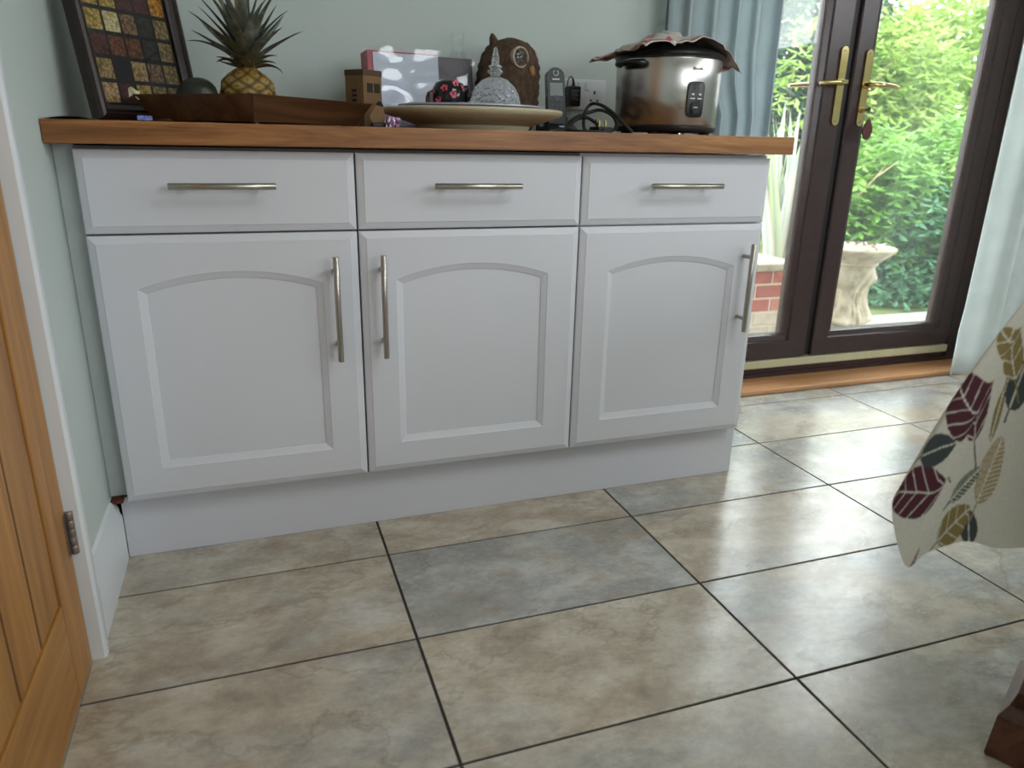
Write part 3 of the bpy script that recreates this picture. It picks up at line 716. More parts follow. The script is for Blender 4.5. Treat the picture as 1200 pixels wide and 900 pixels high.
for az, zz in ((-90, .55), (-55, .30), (-40, .72), (-120, .72), (-140, .40), (-95, .15), (-10, .5), (-75, .86), (-170, .6), (-25, .2)):
    z_ = zt*zz; a = R(az); r_ = prof_r(z_)+.0002; fl_mb = MB(); c = Vector((bxp+r_*cos(a), .205+r_*sin(a), ZP+z_)); n_ = Vector((cos(a), sin(a), .25)).normalized(); e1 = Vector((-sin(a), cos(a), 0)); e2 = n_.cross(e1)
    for k in range(5):
        b = 2*pi*k/5+az; pc_ = c+(e1*cos(b)+e2*sin(b))*.0052+n_*.0003
        fl_mb.add([pc_+(e1*cos(t)+e2*sin(t))*.0036-n_*.0006 for t in [2*pi*q/8 for q in range(8)]]+[pc_+n_*.0010], [(q, (q+1) % 8, 8) for q in range(8)])
    fl_mb.build('blossom', pk, pot, smooth=60)

# ---- cut glass bell with a spire handle
gx_ = atx(580, .175); zt = at(580, 55, .175).z-ZP; rb = (atx(608, .175)-atx(551, .175))/2
bell = thing('cut_glass_bell', 'cut glass dome with tall spire handle standing on the plate', 'glass dome', (gx_, .175, ZP))
cg = Mat('cut_crystal', (.93, .96, .97, 1), .06, **{'IOR': 1.4, 'Transmission Weight': .85}); vor = cg.n('ShaderNodeTexVoronoi'); vor.inputs['Scale'].default_value = 95; cg.l(cg.coord(), vor.inputs['Vector']); cg.bump(vor.outputs['Distance'], .7, .004)
dz = zt*.56; n = 36
prof = [(rb*.93, .0), (rb, .004), (rb*1.0, dz*.30), (rb*.93, dz*.52), (rb*.76, dz*.75), (rb*.50, dz*.92), (rb*.22, dz*1.0)]
MB().lathe(prof, 40, (gx_, .175, ZP)).build('glass_dome', cg.m, bell, smooth=50)
MB().lathe([(rb*.22, dz), (rb*.19, dz+.004), (rb*.31, dz+.009), (rb*.31, dz+.013), (rb*.2, dz+.016), (rb*.27, dz+.020), (rb*.27, dz+.023), (rb*.14, dz+.026)], 8, (gx_, .175, ZP)).build('glass_knop', cg.m, bell)
MB().lathe([(rb*.16, dz+.026), (rb*.145, zt*.85), (rb*.07, zt*.985), (rb*.03, zt)], 6, (gx_, .175, ZP)).build('glass_spire', cg.m, bell)

# ---- carved owl
OY = .455; ox = atx(592, OY); zt = at(590, 44, OY).z-Z0; wd = (atx(627, OY)-atx(556, OY))/2
owl = thing('carved_owl', 'brown carved wooden owl figure with big pale ringed eye', 'figurine', (ox, OY, Z0))
ob = Mat('rough_bark_wood', rough=.75); v_ = ob.noise(ob.coord(scale=(1, 1, .5)), 70, 5, .7); ob.color(ob.ramp(v_, [(.3, srgb(34, 22, 14)), (.55, srgb(82, 58, 38)), (.8, srgb(122, 92, 62))])); ob.bump(v_, .8, .006)
rings = []
for j in range(41):
    t = j/40; pts_ = [(0, .80), (.08, .90), (.3, .99), (.55, 1.0), (.72, .95), (.82, .86), (.90, .72), (.96, .50), (1.0, .12)]
    for (ta, ra), (tb, rb_) in zip(pts_, pts_[1:]):
        if ta <= t <= tb: r0 = wd*(ra+(rb_-ra)*(t-ta)/(tb-ta)); break
    rg = []
    for i in range(48):
        a = 2*pi*i/48; p = Vector((cos(a), sin(a)*.82, 0)); r = r0*(1+.05*noise.noise(Vector((cos(a)*6, sin(a)*6, t*14)))+.02*sin(t*70+3*sin(a*5)))
        rg.append(Vector((ox+p.x*r+.012*t, OY+p.y*r, Z0+t*zt)))
    rings.append(rg)
MB().rings(rings).build('owl_body', ob.m, owl, smooth=60)
top = Z0+zt
for px in (577, 617):
    e = at(px, 40 if px < 600 else 51, OY-.01); q = Vector((e.x, OY-.01, e.z))
    MB().tube([q+Vector((.012 if px < 600 else -.004, .004, -.045)), q+Vector((.006 if px < 600 else -.002, 0, -.022)), q+Vector((0, 0, -.006)), q+Vector((-.001, 0, .002))], [.018, .014, .0085, .003] if px < 600 else [.016, .015, .012, .004], 12).build('ear_tuft', ob.m, owl, smooth=60)
ec = at(610, 67, OY-.066); er = (atx(621, OY-.05)-atx(599, OY-.05))/2
def disc(c, n_, r, rim, mat_r, mat_c, rings_n=3):
    n_ = Vector(n_).normalized(); e1 = n_.cross(Vector((0, 0, 1))).normalized(); e2 = e1.cross(n_)
    def cir(r, d): return [c+(e1*cos(t)+e2*sin(t))*r+n_*d for t in [2*pi*q/28 for q in range(28)]]
    eo = MB().rings([cir(r*.9, -.016), cir(r, -.002), cir(r*.98, .002), cir(r*.86, .004), cir(r*.80, .001), cir(r*.78, -.002)], True, True).build('eye', mat_r, owl, smooth=50)
    MB().rings([cir(r*.77, -.0015), cir(r*.6, .0025), cir(r*.3, .005), cir(r*.02, .006)], True, True).build('eyeball', mat_c, eo, smooth=60)
er_m = simple('pale_eye_ring', (186, 170, 150), .5, nz=.2, scale=200)
ey = Mat('mottled_glass_eye', rough=.15); vv_ = ey.noise(ey.coord(), 120, 4); ey.color(ey.ramp(vv_, [(.35, srgb(36, 34, 34)), (.6, srgb(96, 90, 82)), (.8, srgb(180, 170, 156))]))
disc(ec, (.35, -1, .05), er, .003, er_m, ey.m)
disc(Vector((ox+wd*.98, OY+.012, ec.z)), (1, .0, .05), er, .003, er_m, ey.m)
bc = at(622, 85, OY-.052)
MB().tube([bc+Vector((-.006, .010, .016)), bc+Vector((0, 0, .010)), bc+Vector((.003, -.004, -.004)), bc+Vector((.002, -.002, -.016))], [.006, .010, .0085, .002], 12).build('beak', simple('tan_beak_wood', (158, 108, 62), .5, nz=.15, scale=90), owl, smooth=60)

# ------------------------------------------------------------------ wall socket, charger, phone, cable
sx1 = at(708, 112, YB).x; sx0 = sx1-.147; sz0, sz1 = .970, 1.056
so_ = thing('wall_socket', 'white double plug socket on the wall behind the worktop', 'socket', ((sx0+sx1)/2, YB, sz0))
MB().box((sx0, YB-.010, sz0), (sx1, YB-.0005, sz1), .003).build('face_plate', M['white'], so_)
dk = simple('socket_slot', (40, 38, 38), .6)
for cx in (sx0+.037, sx1-.037):
    MB().box((cx-.003, YB-.0104, sz0+.046), (cx+.003, YB-.0101, sz0+.055)).build('pin_slot', dk, so_)
    for d in (-.011, .011): MB().box((cx+d-.0035, YB-.0104, sz0+.026), (cx+d+.0035, YB-.0101, sz0+.031)).build('pin_slot', dk, so_)
for cx in (sx0+.062, sx1-.062):
    MB().box((cx-.006, YB-.014, sz0+.056), (cx+.006, YB-.0101, sz0+.078), .0015).build('switch', M['white'], so_)
ax = at(671, 114, YB-.03).x
ad = thing('plug_in_charger', 'black plug-in charger in the white wall socket', 'charger', (ax, YB-.03, .985))
MB().box((ax-.019, YB-.048, .979), (ax+.019, YB-.0106, 1.034), .004).build('charger_body', M['black'], ad)
lab = simple('grey_printed_label', (120, 120, 122), .5, nz=.3, scale=400)
for k in range(5): MB().box((ax-.011, YB-.0486, .996+k*.006), (ax+.011-(k % 2)*.005, YB-.0481, .999+k*.006)).build('label_line', lab, ad)
MB().tube([(ax+.002, YB-.028, 1.0345), (ax+.002, YB-.028, 1.045), (ax-.002, YB-.03, 1.054)], [.006, .004, .003], 8).build('strain_relief', M['rubber'], ad, smooth=60)
MB().tube([(ax-.002, YB-.03, 1.054), (ax-.008, YB-.035, 1.060), (ax-.018, YB-.045, 1.058), (ax-.028, YB-.055, 1.045), (ax-.034, YB-.06, 1.0), (ax-.036, YB-.065, .95), (ax-.036, YB-.075, .915), (ax-.032, YB-.088, Z0+.012)], .0016, 6).build('charger_cable', M['rubber'], ad, smooth=60)

HY = .44
hp = atx(652, HY); hz1 = at(652, 78, HY).z
ph = thing('cordless_phone', 'black cordless phone handset with grey screen upright in its cradle', 'phone', (hp, HY, Z0+.02))
hw = (at(662, 100, HY).x-at(642, 100, HY).x)/2
pts = [(-hw*.88, 0), (hw*.88, 0), (hw, .05), (hw, .12)]
hh_ = hz1-Z0-.022
pts = [(-hw*.9, .0), (hw*.9, .0), (hw, hh_*.25), (hw, hh_-hw*.9)]+[(hw*cos(t), hh_-hw*.9+hw*.9*sin(t)) for t in [pi*q/12 for q in range(1, 12)]]+[(-hw, hh_-hw*.9), (-hw, hh_*.25)]
LM = Matrix.Translation((hp, HY, Z0+.022)) @ Matrix.Rotation(R(-10), 4, 'X') @ Matrix.Rotation(R(-4), 4, 'Z')
MB().prism(pts, 1, -.011, .011).xf(LM).build('handset_body', M['black'], ph, smooth=30)
slv = simple('silver_plastic_edge', (150, 152, 160), .3, .6)
for s_ in (-1, 1): MB().box((s_*hw-(.0008 if s_ < 0 else -.0001), -.008, hh_*.5), (s_*hw+(-.0001 if s_ < 0 else .0008), .008, hh_*.86)).xf(LM).build('edge_trim', slv, ph)
MB().box((-hw*.74, -.0122, hh_*.50), (hw*.74, -.0111, hh_*.73), .0004).xf(LM).build('phone_screen', simple('grey_lcd', (142, 150, 150), .2, nz=.05), ph)
MB().tube([Vector((.007*sin(t), -.0118, hh_*.90+.007*cos(t))) for t in [R(30)+R(300)*q/12 for q in range(13)]], .0014, 6).xf(LM).build('phone_emblem', M['white'], ph)
MB().box((-.010, -.0122, hh_*.78), (.010, -.0111, hh_*.805)).xf(LM).build('earpiece_slot', M['white'], ph)
key_m = simple('dark_keys', (52, 50, 54), .4)
for r_ in range(5):
    for c_ in range(3): MB().box((-hw*.66+c_*hw*.46, -.0124, hh_*.10+r_*hh_*.072), (-hw*.66+c_*hw*.46+hw*.36, -.0111, hh_*.10+r_*hh_*.072+hh_*.045), .0004).xf(LM).build('phone_key', key_m, ph)
MB().tube([Vector((0, -.0111, hh_*.455)), Vector((0, -.0128, hh_*.455))], hw*.34, 16).xf(LM).build('navigation_key', key_m, ph)
cr_ = thing('phone_cradle', 'black charging cradle holding the cordless phone', 'phone cradle', (hp, HY, Z0))
pr2 = [(HY-.060, 0), (HY+.045, 0), (HY+.045, .030), (HY+.028, .044), (HY+.0195, .044), (HY+.0135, .0165), (HY-.0155, .0165), (HY-.022, .026), (HY-.05, .014), (HY-.060, .008)]
pr2 = [(a, Z0+b) for a, b in pr2]
MB().prism(pr2, 0, hp-.042, hp+.042).build('cradle_body', M['black'], cr_)
MB().box((hp-.010, HY-.049, Z0+.0155), (hp+.010, HY-.040, Z0+.020), .001).build('cradle_button', slv, cr_)

cb = thing('power_cable', 'coiled black power cable with brass-pinned plug beside the phone', 'cable', (atx(695, .30), .30, Z0))
def P(px, py, y):
    q = at(px, py, y); q.z = max(q.z, Z0+.0042); return q
def smooth_path(pts, n=8):
    out = []; pts = [Vector(p) for p in pts]
    for i in range(len(pts)-1):
        p0, p1, p2, p3 = pts[max(i-1, 0)], pts[i], pts[i+1], pts[min(i+2, len(pts)-1)]
        for k in range(n):
            t = k/n; q = .5*((2*p1)+(p2-p0)*t+(2*p0-5*p1+4*p2-p3)*t*t+(3*p1-p0-3*p2+p3)*t**3); q.z = max(q.z, Z0+.0042); out.append(q)
    out.append(pts[-1]); return out
path = [P(741, 156, .16), P(731, 145, .175), P(718, 132, .20), P(704, 123, .24), P(693, 122, .28), P(686, 131, .28), P(684, 148, .28), P(690, 156, .25), P(712, 157, .24), P(722, 148, .26), P(718, 136, .29), P(704, 129, .31), P(690, 132, .32), P(672, 139, .31), P(663, 149, .28), P(668, 156, .24), P(690, 157, .22), P(706, 156, .215), P(700, 146, .25), P(688, 138, .27), P(676, 140, .28), P(666, 150, .26), P(676, 156, .215), P(694, 156, .20)]
MB().tube(smooth_path(path), .0042, 8).build('cable_loop', M['rubber'], cb, smooth=70)
e = P(694, 156, .20)
tmp = MB()
gpx = P(703, 152, .245); pm_ = MB()
pm_.prism([(-.024, -.020), (.024, -.020), (.026, .0), (.014, .024), (-.014, .024), (-.026, .0)], 2, 0, .016)
PLM = Matrix.Translation((gpx.x, .245, Z0+.0002)) @ Matrix.Rotation(R(20), 4, 'Z')
pm_.xf(PLM).build('plug_body', M['black'], cb)
for (a, b, l_) in ((0, .012, .020), (-.011, -.008, .016), (.011, -.008, .016)):
    MB().box((a-.0032, b-.002, .0161), (a+.0032, b+.002, .0161+l_), .0004).xf(PLM).build('plug_pin', M['brass'], cb)

# ------------------------------------------------------------------ rice cooker
CY = .30; ck0, ck1 = atx(720, CY), atx(842, CY); ckx = 1.369; cr = .1372
zrim = at(780, 64, CY-cr).z; zbase = at(780, 146, CY-cr).z
ck = thing('rice_cooker', 'stainless steel rice cooker with black lid and control panel', 'rice cooker', (ckx, CY, Z0))
stl = Mat('brushed_stainless', srgb(190, 186, 182), .24, 1.0); g_ = stl.noise(stl.coord(scale=(1, 1, 220)), 3, 3); stl.bump(g_, .05, .001); stl.set(**{'Anisotropic': .8}); tg = stl.n('ShaderNodeTangent', direction_type='RADIAL', axis='Z'); stl.l(tg.outputs[0], stl.b.inputs['Tangent'])
zb0, zr0 = zbase-Z0, zrim-Z0
MB().lathe([(cr*.96, zb0), (cr*.97, zb0+.002), (cr*1.0, zr0-.004), (cr*.99, zr0)], 72, (ckx, CY, Z0)).build('cooker_body', stl.m, ck, smooth=50)
MB().lathe([(cr*.90, .008), (cr*.96, .010), (cr*.985, .016), (cr*.985, zb0-.003), (cr*.965, zb0)], 64, (ckx, CY, Z0)).build('cooker_base', M['black'], ck, smooth=40)
for k in range(4):
    a = R(45+90*k); MB().lathe([(.012, .0), (.014, .004), (.014, .0085)], 14, (ckx+cr*.78*cos(a), CY+cr*.78*sin(a), Z0)).build('cooker_foot', M['black'], ck)
lid = MB().lathe([(cr*.99, zr0+.0005), (cr*1.03, zr0+.002), (cr*1.045, zr0+.007), (cr*1.03, zr0+.012), (cr*.97, zr0+.016), (cr*.80, zr0+.024), (cr*.5, zr0+.033), (cr*.2, zr0+.037), (.0005, zr0+.038)], 64, (ckx, CY, Z0), cap1=False).build('lid', M['black'], ck, smooth=40)
MB().lathe([(.016, zr0+.0375), (.014, zr0+.043), (.020, zr0+.046), (.020, zr0+.052), (.014, zr0+.055)], 20, (ckx, CY, Z0)).build('lid_knob', M['black'], lid, smooth=50)
hz = at(730, 76, CY).z
for s_ in (-1, 1):
    d = Vector((s_*cos(R(18)), -sin(R(18)) if s_ < 0 else sin(R(18)), 0)); n_ = Vector((-d.y, d.x, 0)); c = Vector((ckx, CY, hz))+d*cr
    MB().tube([c-n_*.040+d*.0015, c-n_*.038+d*.014, c-n_*.024+d*.024, c+n_*.024+d*.024, c+n_*.038+d*.014, c+n_*.040+d*.0015], [.009, .008, .0075, .0075, .008, .009], 10).build('side_handle', M['black'], ck, smooth=60)
# control panel, bent round the body
pa = at(823, 110, CY-cr*.9)
def azim(px):       # direction on the body seen at this pixel column
    best = None
    for k in range(-120, 0):
        a = R(k); q = Vector((ckx+cr*cos(a), CY+cr*sin(a), Z0+.08)); v = q-CAM
        u = 600+FPX*v.dot(_r2)/v.dot(_fw)
        if best is None or abs(u-px) < best[0]: best = (abs(u-px), a)
    return best[1]
a0, a1 = azim(804), azim(824)
def on_body(a, z, d): 
    r = cr*(.97+.03*(z-zb0)/(zr0-zb0)); return Vector((ckx+(r+d)*cos(a), CY+(r+d)*sin(a), Z0+z))
def patch(aa, ab, za, zb_, d0, d1, rad=.25):
    m = MB(); n = 10; outl = []
    for q in range(28):
        t = 2*pi*q/28; cx_, sx_ = cos(t), sin(t); e_ = .35
        outl.append((math.copysign(abs(cx_)**e_, cx_), math.copysign(abs(sx_)**e_, sx_)))
    def ring(s_, d): return [on_body((aa+ab)/2+(ab-aa)/2*x*s_, (za+zb_)/2+(zb_-za)/2*y*s_, d) for x, y in outl]
    return m.rings([ring(1, d0), ring(1, d1*.7), ring(.93, d1)], True, True)
zpt = at(815, 96, CY-cr*.9).z-Z0; zpb = at(815, 138, CY-cr*.9).z-Z0
pn = patch(a0, a1, zpb, zpt, .0003, .004).build('control_panel', M['black'], ck, smooth=40)
hzp = zpt-zpb; da = a1-a0
for fx in (.30, .70):
    patch(a0+da*(fx-.07), a0+da*(fx+.07), zpb+hzp*.62, zpb+hzp*.67, .0041, .0052).build('indicator_light', M['white'], pn)
    patch(a0+da*(fx-.13), a0+da*(fx+.13), zpb+hzp*.51, zpb+hzp*.545, .0041, .0046).build('panel_lettering', M['white'], pn)
patch(a0+da*.24, a0+da*.76, zpb+hzp*.10, zpb+hzp*.42, .0041, .0055).build('switch_bezel', M['rubber'], pn)
patch(a0+da*.30, a0+da*.70, zpb+hzp*.12, zpb+hzp*.24, .0056, .0085).build('rocker_switch', M['black'], pn)
patch(a0+da*.38, a0+da*.62, zpb+hzp*.27, zpb+hzp*.295, .0056, .0060).build('panel_lettering', M['white'], pn)
am = azim(816); zt_ = at(816, 81, CY-cr*.9).z-Z0
nv = Vector((cos(am), sin(am), 0)); rt = Vector((-sin(am), cos(am), 0))
pos = on_body(am, zt_, .0006)
text_mesh('badge_lettering', 'Breville', .0105, simple('grey_badge_ink', (96, 92, 92), .5), ck, Matrix(((rt.x, 0, nv.x, pos.x), (rt.y, 0, nv.y, pos.y), (0, 1, 0, pos.z), (0, 0, 0, 1))))

# tea towel thrown over the lid
tt = MB(); NX, NY_ = 96, 72; TLx, TLy = .335, .27; cols = []; rg = []
ctr = Vector((ckx, CY, 0)); rot = R(5); rlid = cr*1.047
def lid_h(r):
    pts_ = [(0, .056), (.021, .056), (.030, .046), (cr*.5, .036), (cr*.80, .027), (cr*.97, .019), (cr*1.03, .0155), (cr*1.05, .012)]
    for (r0, h0), (r1, h1) in zip(pts_, pts_[1:]):
        if r <= r1: return zr0+h0+(h1-h0)*(r-r0)/(r1-r0)
    return None
random.seed(2)
for j in range(NY_+1):
    row = []
    for i in range(NX+1):
        u = (i/NX-.5)*TLx; v = (j/NY_-.5)*TLy
        x = u*cos(rot)-v*sin(rot)+.008; y = u*sin(rot)+v*cos(rot)+.012
        r = math.hypot(x, y); a = math.atan2(y, x)
        wr = .013*noise.noise(Vector((u*13, v*13, 5)))+.007*noise.noise(Vector((u*30, v*30, 9)))
        fold = .5+.5*sin(a*5+1.2)
        if r <= rlid:
            zc = lid_h(r)+.004+max(0, wr+.007)*1.15+.018*fold*(r/rlid)**2*max(0, sin(a+.2+pi)); p = Vector((ckx+x, CY+y, Z0+zc))
        else:
            ex_ = r-rlid; right = max(0, cos(a)); drop = ex_*(.32+.62*right**2)
            rr_ = rlid+ex_*(.95-.45*right**2)+.004*fold
            p = Vector((ckx+rr_*cos(a), CY+rr_*sin(a), Z0+lid_h(rlid)+.006-drop+wr*1.2+.014*fold*max(0, -sin(a))))
        row.append(p)
        du = min(i, NX-i)/NX*TLx; dv = min(j, NY_-j)/NY_*TLy; e_ = min(du, dv)
        c = (.58, .54, .49)
        if e_ < .0055: c = (.66, .60, .56)
        elif e_ < .0115: c = (.46, .10, .13)
        elif .036 < e_ < .0415: c = (.50, .24, .24)
        cols.append(c)
    rg.append(row)
tt.rings(rg, False, False, closed=False)
o = tt.build('tea_towel', tinted('linen_tea_towel', .9, nz=.2, scale=400, bump=.3, bscale=900), smooth=70, cols=cols); tag(o, 'rumpled beige tea towel with red edging thrown over the cooker lid', 'tea towel')
sm = o.modifiers.new('cloth_thickness', 'SOLIDIFY'); sm.thickness = .0016; sm.offset = 1

# ------------------------------------------------------------------ curtains
def curtain(name, label, x0, x1, yc, z0, z1, nf, amp, mat, flare=0.0, gather=None, seed=1):
    m = MB(); NX, NZ = nf*16, 26; rg = []
    for q in range(NZ+1):
        t = q/NZ; z = z0+(z1-z0)*t; row = []
        for i in range(NX+1):
            u = i/NX; x = x0+(x1-x0)*u
            ph = 2*pi*nf*u+.9*noise.noise(Vector((u*3, seed, 0)))*2
            a = amp*(.55+.45*(1-t*.35))*(1+.4*noise.noise(Vector((u*5, t*1.5, seed))))
            dx, dy = 0, 0
            if gather: dx, dy = gather(u, t)
            row.append(Vector((x+dx+.25*amp*sin(2*ph+1), yc+dy+a*sin(ph)+a*.35*sin(2*ph+.5), z)))
        rg.append(row)
    m.rings(rg, False, False, closed=False)
    o = m.build(name, mat, smooth=70); tag(o, label, 'curtain', None)
    sm = o.modifiers.new('cloth_thickness', 'SOLIDIFY'); sm.thickness = .002; sm.offset = 0
    return o
def sstep(a, b, x):
    t = max(0, min(1, (x-a)/(b-a))); return t*t*(3-2*t)
def ga1(u, t):
    z = .006+(2.28-.006)*t
    return ((1-u)*.085*(1-sstep(.96, 1.12, z)), 0)
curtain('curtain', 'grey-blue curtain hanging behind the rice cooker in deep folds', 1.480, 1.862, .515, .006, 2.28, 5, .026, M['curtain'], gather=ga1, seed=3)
def ga2(u, t):
    return (-.035*(1-u)*(1-sstep(0, .12, t)) - .02*(1-u)*(1-t), -.03*(1-sstep(0, .1, t))*(1-u))
curtain('curtain', 'curtain coloured pale as if daylit beside the glazed door, hem on the wooden threshold', 2.895, 3.62, .510, .0325, 2.28, 4, .034, M['curtain_lit'], gather=ga2, seed=8)
pole = thing('curtain_pole', 'brushed steel curtain pole above the french doors', 'curtain pole', (2.5, .52, 2.3))
MB().tube([(1.30, .505, 2.305), (3.72, .505, 2.305)], .014, 14).build('pole_rod', M['steel'], pole, smooth=50)
for x in (1.29, 3.73): MB().lathe([(.0005, -.025), (.018, -.018), (.025, 0), (.018, .018), (.0005, .025)], 16, (x, .505, 2.305), cap0=False, cap1=False).build('finial', M['steel'], pole, smooth=60)
for x in (1.40, 2.4, 3.68): MB().tube([(x, .505, 2.305), (x, YB-.0006, 2.305)], .008, 10).build('pole_bracket', M['steel'], pole)

# ------------------------------------------------------------------ table with the leaf print cloth
KT = Vector((1.27, -.885, .745)); TX1, TY1 = 2.35, -2.30
table = thing('dining_table', 'wooden dining table under the leaf print cloth', 'table', (1.8, -1.6, 0))
tbw = wood('dark_table_wood', (52, 26, 14), (86, 46, 26), (112, 66, 40), axis=0, rough=.3)
MB().box((KT.x+.004, TY1, .715), (TX1, KT.y-.004, .7425), .004).build('table_top', tbw, table)
for sx in (0, 1):
    for sy in (0, 1):
        # sloping foot block with a chamfered upper edge under each leg
        bx_ = 1.268+sx*.92; by_ = -.880-sy*1.20
        lg = MB(); lg.box((bx_+.115, by_-.125, .0985), (bx_+.185, by_-.055, .7148), .006); lg.build('table_leg', tbw, table)
        ft = MB()
        ct_ = Vector((bx_+.128, by_-.085, 0)); ry = Matrix.Rotation(R(-62 if sy == 0 else 28), 3, 'Z') if sx == 0 else Matrix.Rotation(R(28 if sy == 0 else -62), 3, 'Z')
        def rg_(hx_, hy_, z): return [ct_+(ry @ Vector((a*hx_, b*hy_, 0)))+Vector((0, 0, z)) for a, b in ((-1, -1), (1, -1), (1, 1), (-1, 1))]
        ft.rings([rg_(.062, .088, .0005), rg_(.064, .090, .006), rg_(.060, .086, .074), rg_(.050, .072, .090), rg_(.045, .045, .099)])
        ft.build('table_foot', tbw, table)

# the cloth: top sheet, two hanging sides and the corner cone between them, unfolded coordinates (s outward over the left side, t outward over the back)
HL, HB_ = .36, .33
KEYS = [(0, (1.246, -.955, .371)), (14, (1.205, -.945, .372)), (24, (1.168, -.928, .379)), (36, (1.120, -.915, .362)), (45, (1.094, -.911, .343)), (52, (1.082, -.893, .385)), (59, (1.083, -.878, .424)), (68, (1.118, -.858, .428)), (78, (1.185, -.846, .420)), (90, (1.262, -.835, .415))]
def hem(phi):
    ks = KEYS
    for i in range(len(ks)-1):
        if ks[i][0] <= phi <= ks[i+1][0]:
            p0, p1, p2, p3 = [Vector(ks[max(0, min(len(ks)-1, q))][1]) for q in (i-1, i, i+1, i+2)]; t = (phi-ks[i][0])/(ks[i+1][0]-ks[i][0])
            return .5*((2*p1)+(p2-p0)*t+(2*p0-5*p1+4*p2-p3)*t*t+(3*p1-p0-3*p2+p3)*t**3)
def cloth_point(s, t):
    """unfolded (s, t) measured outward from the table corner -> place in the room"""
    if s <= 0 and t <= 0: return Vector((KT.x-s, KT.y+t, KT.z))
    if s > 0 and t <= 0:
        w_ = min(1, s/HL); top = Vector((KT.x, KT.y+t, KT.z)); e0 = Vector(KEYS[0][1]); k = min(1, -t/.5)
        hm = Vector((e0.x-.006*k+.016*(1-cos(t*22)), e0.y+t*(1-.07/.8*0)+.07*min(1, -t/.8), e0.z+.006*sin(t*17)))
    elif s <= 0:
        w_ = min(1, t/HB_); top = Vector((KT.x-s, KT.y, KT.z)); e0 = Vector(KEYS[-1][1])
        hm = Vector((e0.x-s, e0.y+.012*(1-cos(s*22)), e0.z+.006*sin(s*17)))
    else:
        phi = math.degrees(math.atan2(t, s)); a = R(phi); rmax = min(HL/max(cos(a), 1e-6), HB_/max(sin(a), 1e-6)); w_ = min(1, math.hypot(s, t)/rmax)
        top = KT; hm = hem(phi)
    p = top.lerp(hm, w_); d = hm-top; out = Vector((d.x, d.y, 0)); 
    p += out*.16*sin(pi*min(1, w_*1.0))*.5 + Vector((0, 0, .012*sin(pi*w_)*.3))
    return p
# leaves of the print: base and tip in unfolded coordinates, half width, colour, kind
CREAM = (.62, .58, .50); BUR = (.075, .012, .022); OLI = (.24, .17, .055); SLA = (.045, .055, .055); TAN = (.34, .24, .11); GRN = (.05, .065, .035)
LEAVES = []
LEAVES += [((.149, .066), (.050, .093), .024, OLI, 0), ((.218, .149), (.067, .177), .040, BUR, 0), ((.165, .258), (.182, .196), .025, SLA, 2), ((.246, .236), (.176, .333), .040, BUR, 0),
           ((.295, .202), (.260, .128), .013, GRN, 1), ((.308, .136), (.221, .086), .022, TAN, 1), ((.160, .088), (.230, .114), .008, OLI, 2), ((.186, .076), (.124, .046), .020, SLA, 2),
           ((.349, .230), (.314, .150), .026, OLI, 0), ((.363, .150), (.316, .155), .020, SLA, 2), ((.372, .345), (.338, .300), .010, BUR, 2)]
random.seed(21)
kinds = [(BUR, .028, .085, 0), (OLI, .027, .09, 0), (SLA, .020, .075, 0), (TAN, .020, .10, 1), (GRN, .012, .07, 1)]
taken = [Vector(((b[0]+t_[0])/2, (b[1]+t_[1])/2)) for b, t_, *_ in LEAVES]
for k in range(900):
    q = Vector((random.uniform(-1.1, HL), random.uniform(-1.45, HB_)))
    if q.x > -.05 and q.y > -.05: continue
    if all((q-z).length > .082 for z in taken):
        taken.append(q)
        if -.12 < q.x and -.12 < q.y < .3 and -.35 < q.y: pass
        c, hw_, ln, kd = random.choice(kinds); a = random.uniform(0, 2*pi); d = Vector((cos(a), sin(a)))*ln*.5
        LEAVES.append((tuple(q-d), tuple(q+d), hw_, c, kd))
BUCK = {}
for lf_ in LEAVES:
    m_ = (Vector(lf_[0])+Vector(lf_[1]))/2; rad_ = (Vector(lf_[1])-Vector(lf_[0])).length*.8+.02
    for gi in range(int(math.floor((m_.x-rad_)/.05)), int(math.floor((m_.x+rad_)/.05))+1):
        for gj in range(int(math.floor((m_.y-rad_)/.05)), int(math.floor((m_.y+rad_)/.05))+1): BUCK.setdefault((gi, gj), []).append(lf_)
def print_colour(s, t):
    p = Vector((s, t))
    for b, tp, hw_, c, kd in BUCK.get((math.floor(s/.05), math.floor(t/.05)), ()):
        b_ = Vector(b); ax_ = Vector(tp)-b_; L = ax_.length
        if (p-b_).length > L*1.35+.03: continue
        ax_ /= L; u = (p-b_).dot(ax_)/L; v = (p-b_).dot(Vector((-ax_.y, ax_.x)))
        if -.28 < u < .02 and abs(v) < .0016: return c
        if 0 < u < 1:
            wd_ = hw_*(sin(pi*u**.8))**.62
            if abs(v) < wd_:
                if abs(v) < .0013: return CREAM
                if kd == 2: return c
                if kd == 0:
                    m_ = ((u*L - abs(v)*.75)*1000) % 24.0
                    if m_ < 2.2: return CREAM
                else:
                    m_ = ((u*L - abs(v)*1.1)*1000) % 7.5
                    if m_ < 2.2: return CREAM
                return c
    return CREAM
def cloth_patch(srange, trange, step, store):
    ns = max(2, int((srange[1]-srange[0])/step)); nt = max(2, int((trange[1]-trange[0])/step)); n0 = len(cm_.v); fs = []
    for i in range(ns+1):
        for j in range(nt+1):
            s = srange[0]+(srange[1]-srange[0])*i/ns; t = trange[0]+(trange[1]-trange[0])*j/nt
            cm_.v.append(cloth_point(s, t)); store.append(print_colour(s, t))
    for i in range(ns):
        for j in range(nt):
            a = n0+i*(nt+1)+j; cm_.f.append((a, a+1, a+nt+2, a+nt+1))
cm_ = MB(); ccol = []
cloth_patch((0, HL), (0, HB_), .0017, ccol)          # corner
cloth_patch((0, HL), (-.30, 0), .0022, ccol)         # left side near the corner
cloth_patch((0, HL), (-1.41, -.30), .004, ccol)
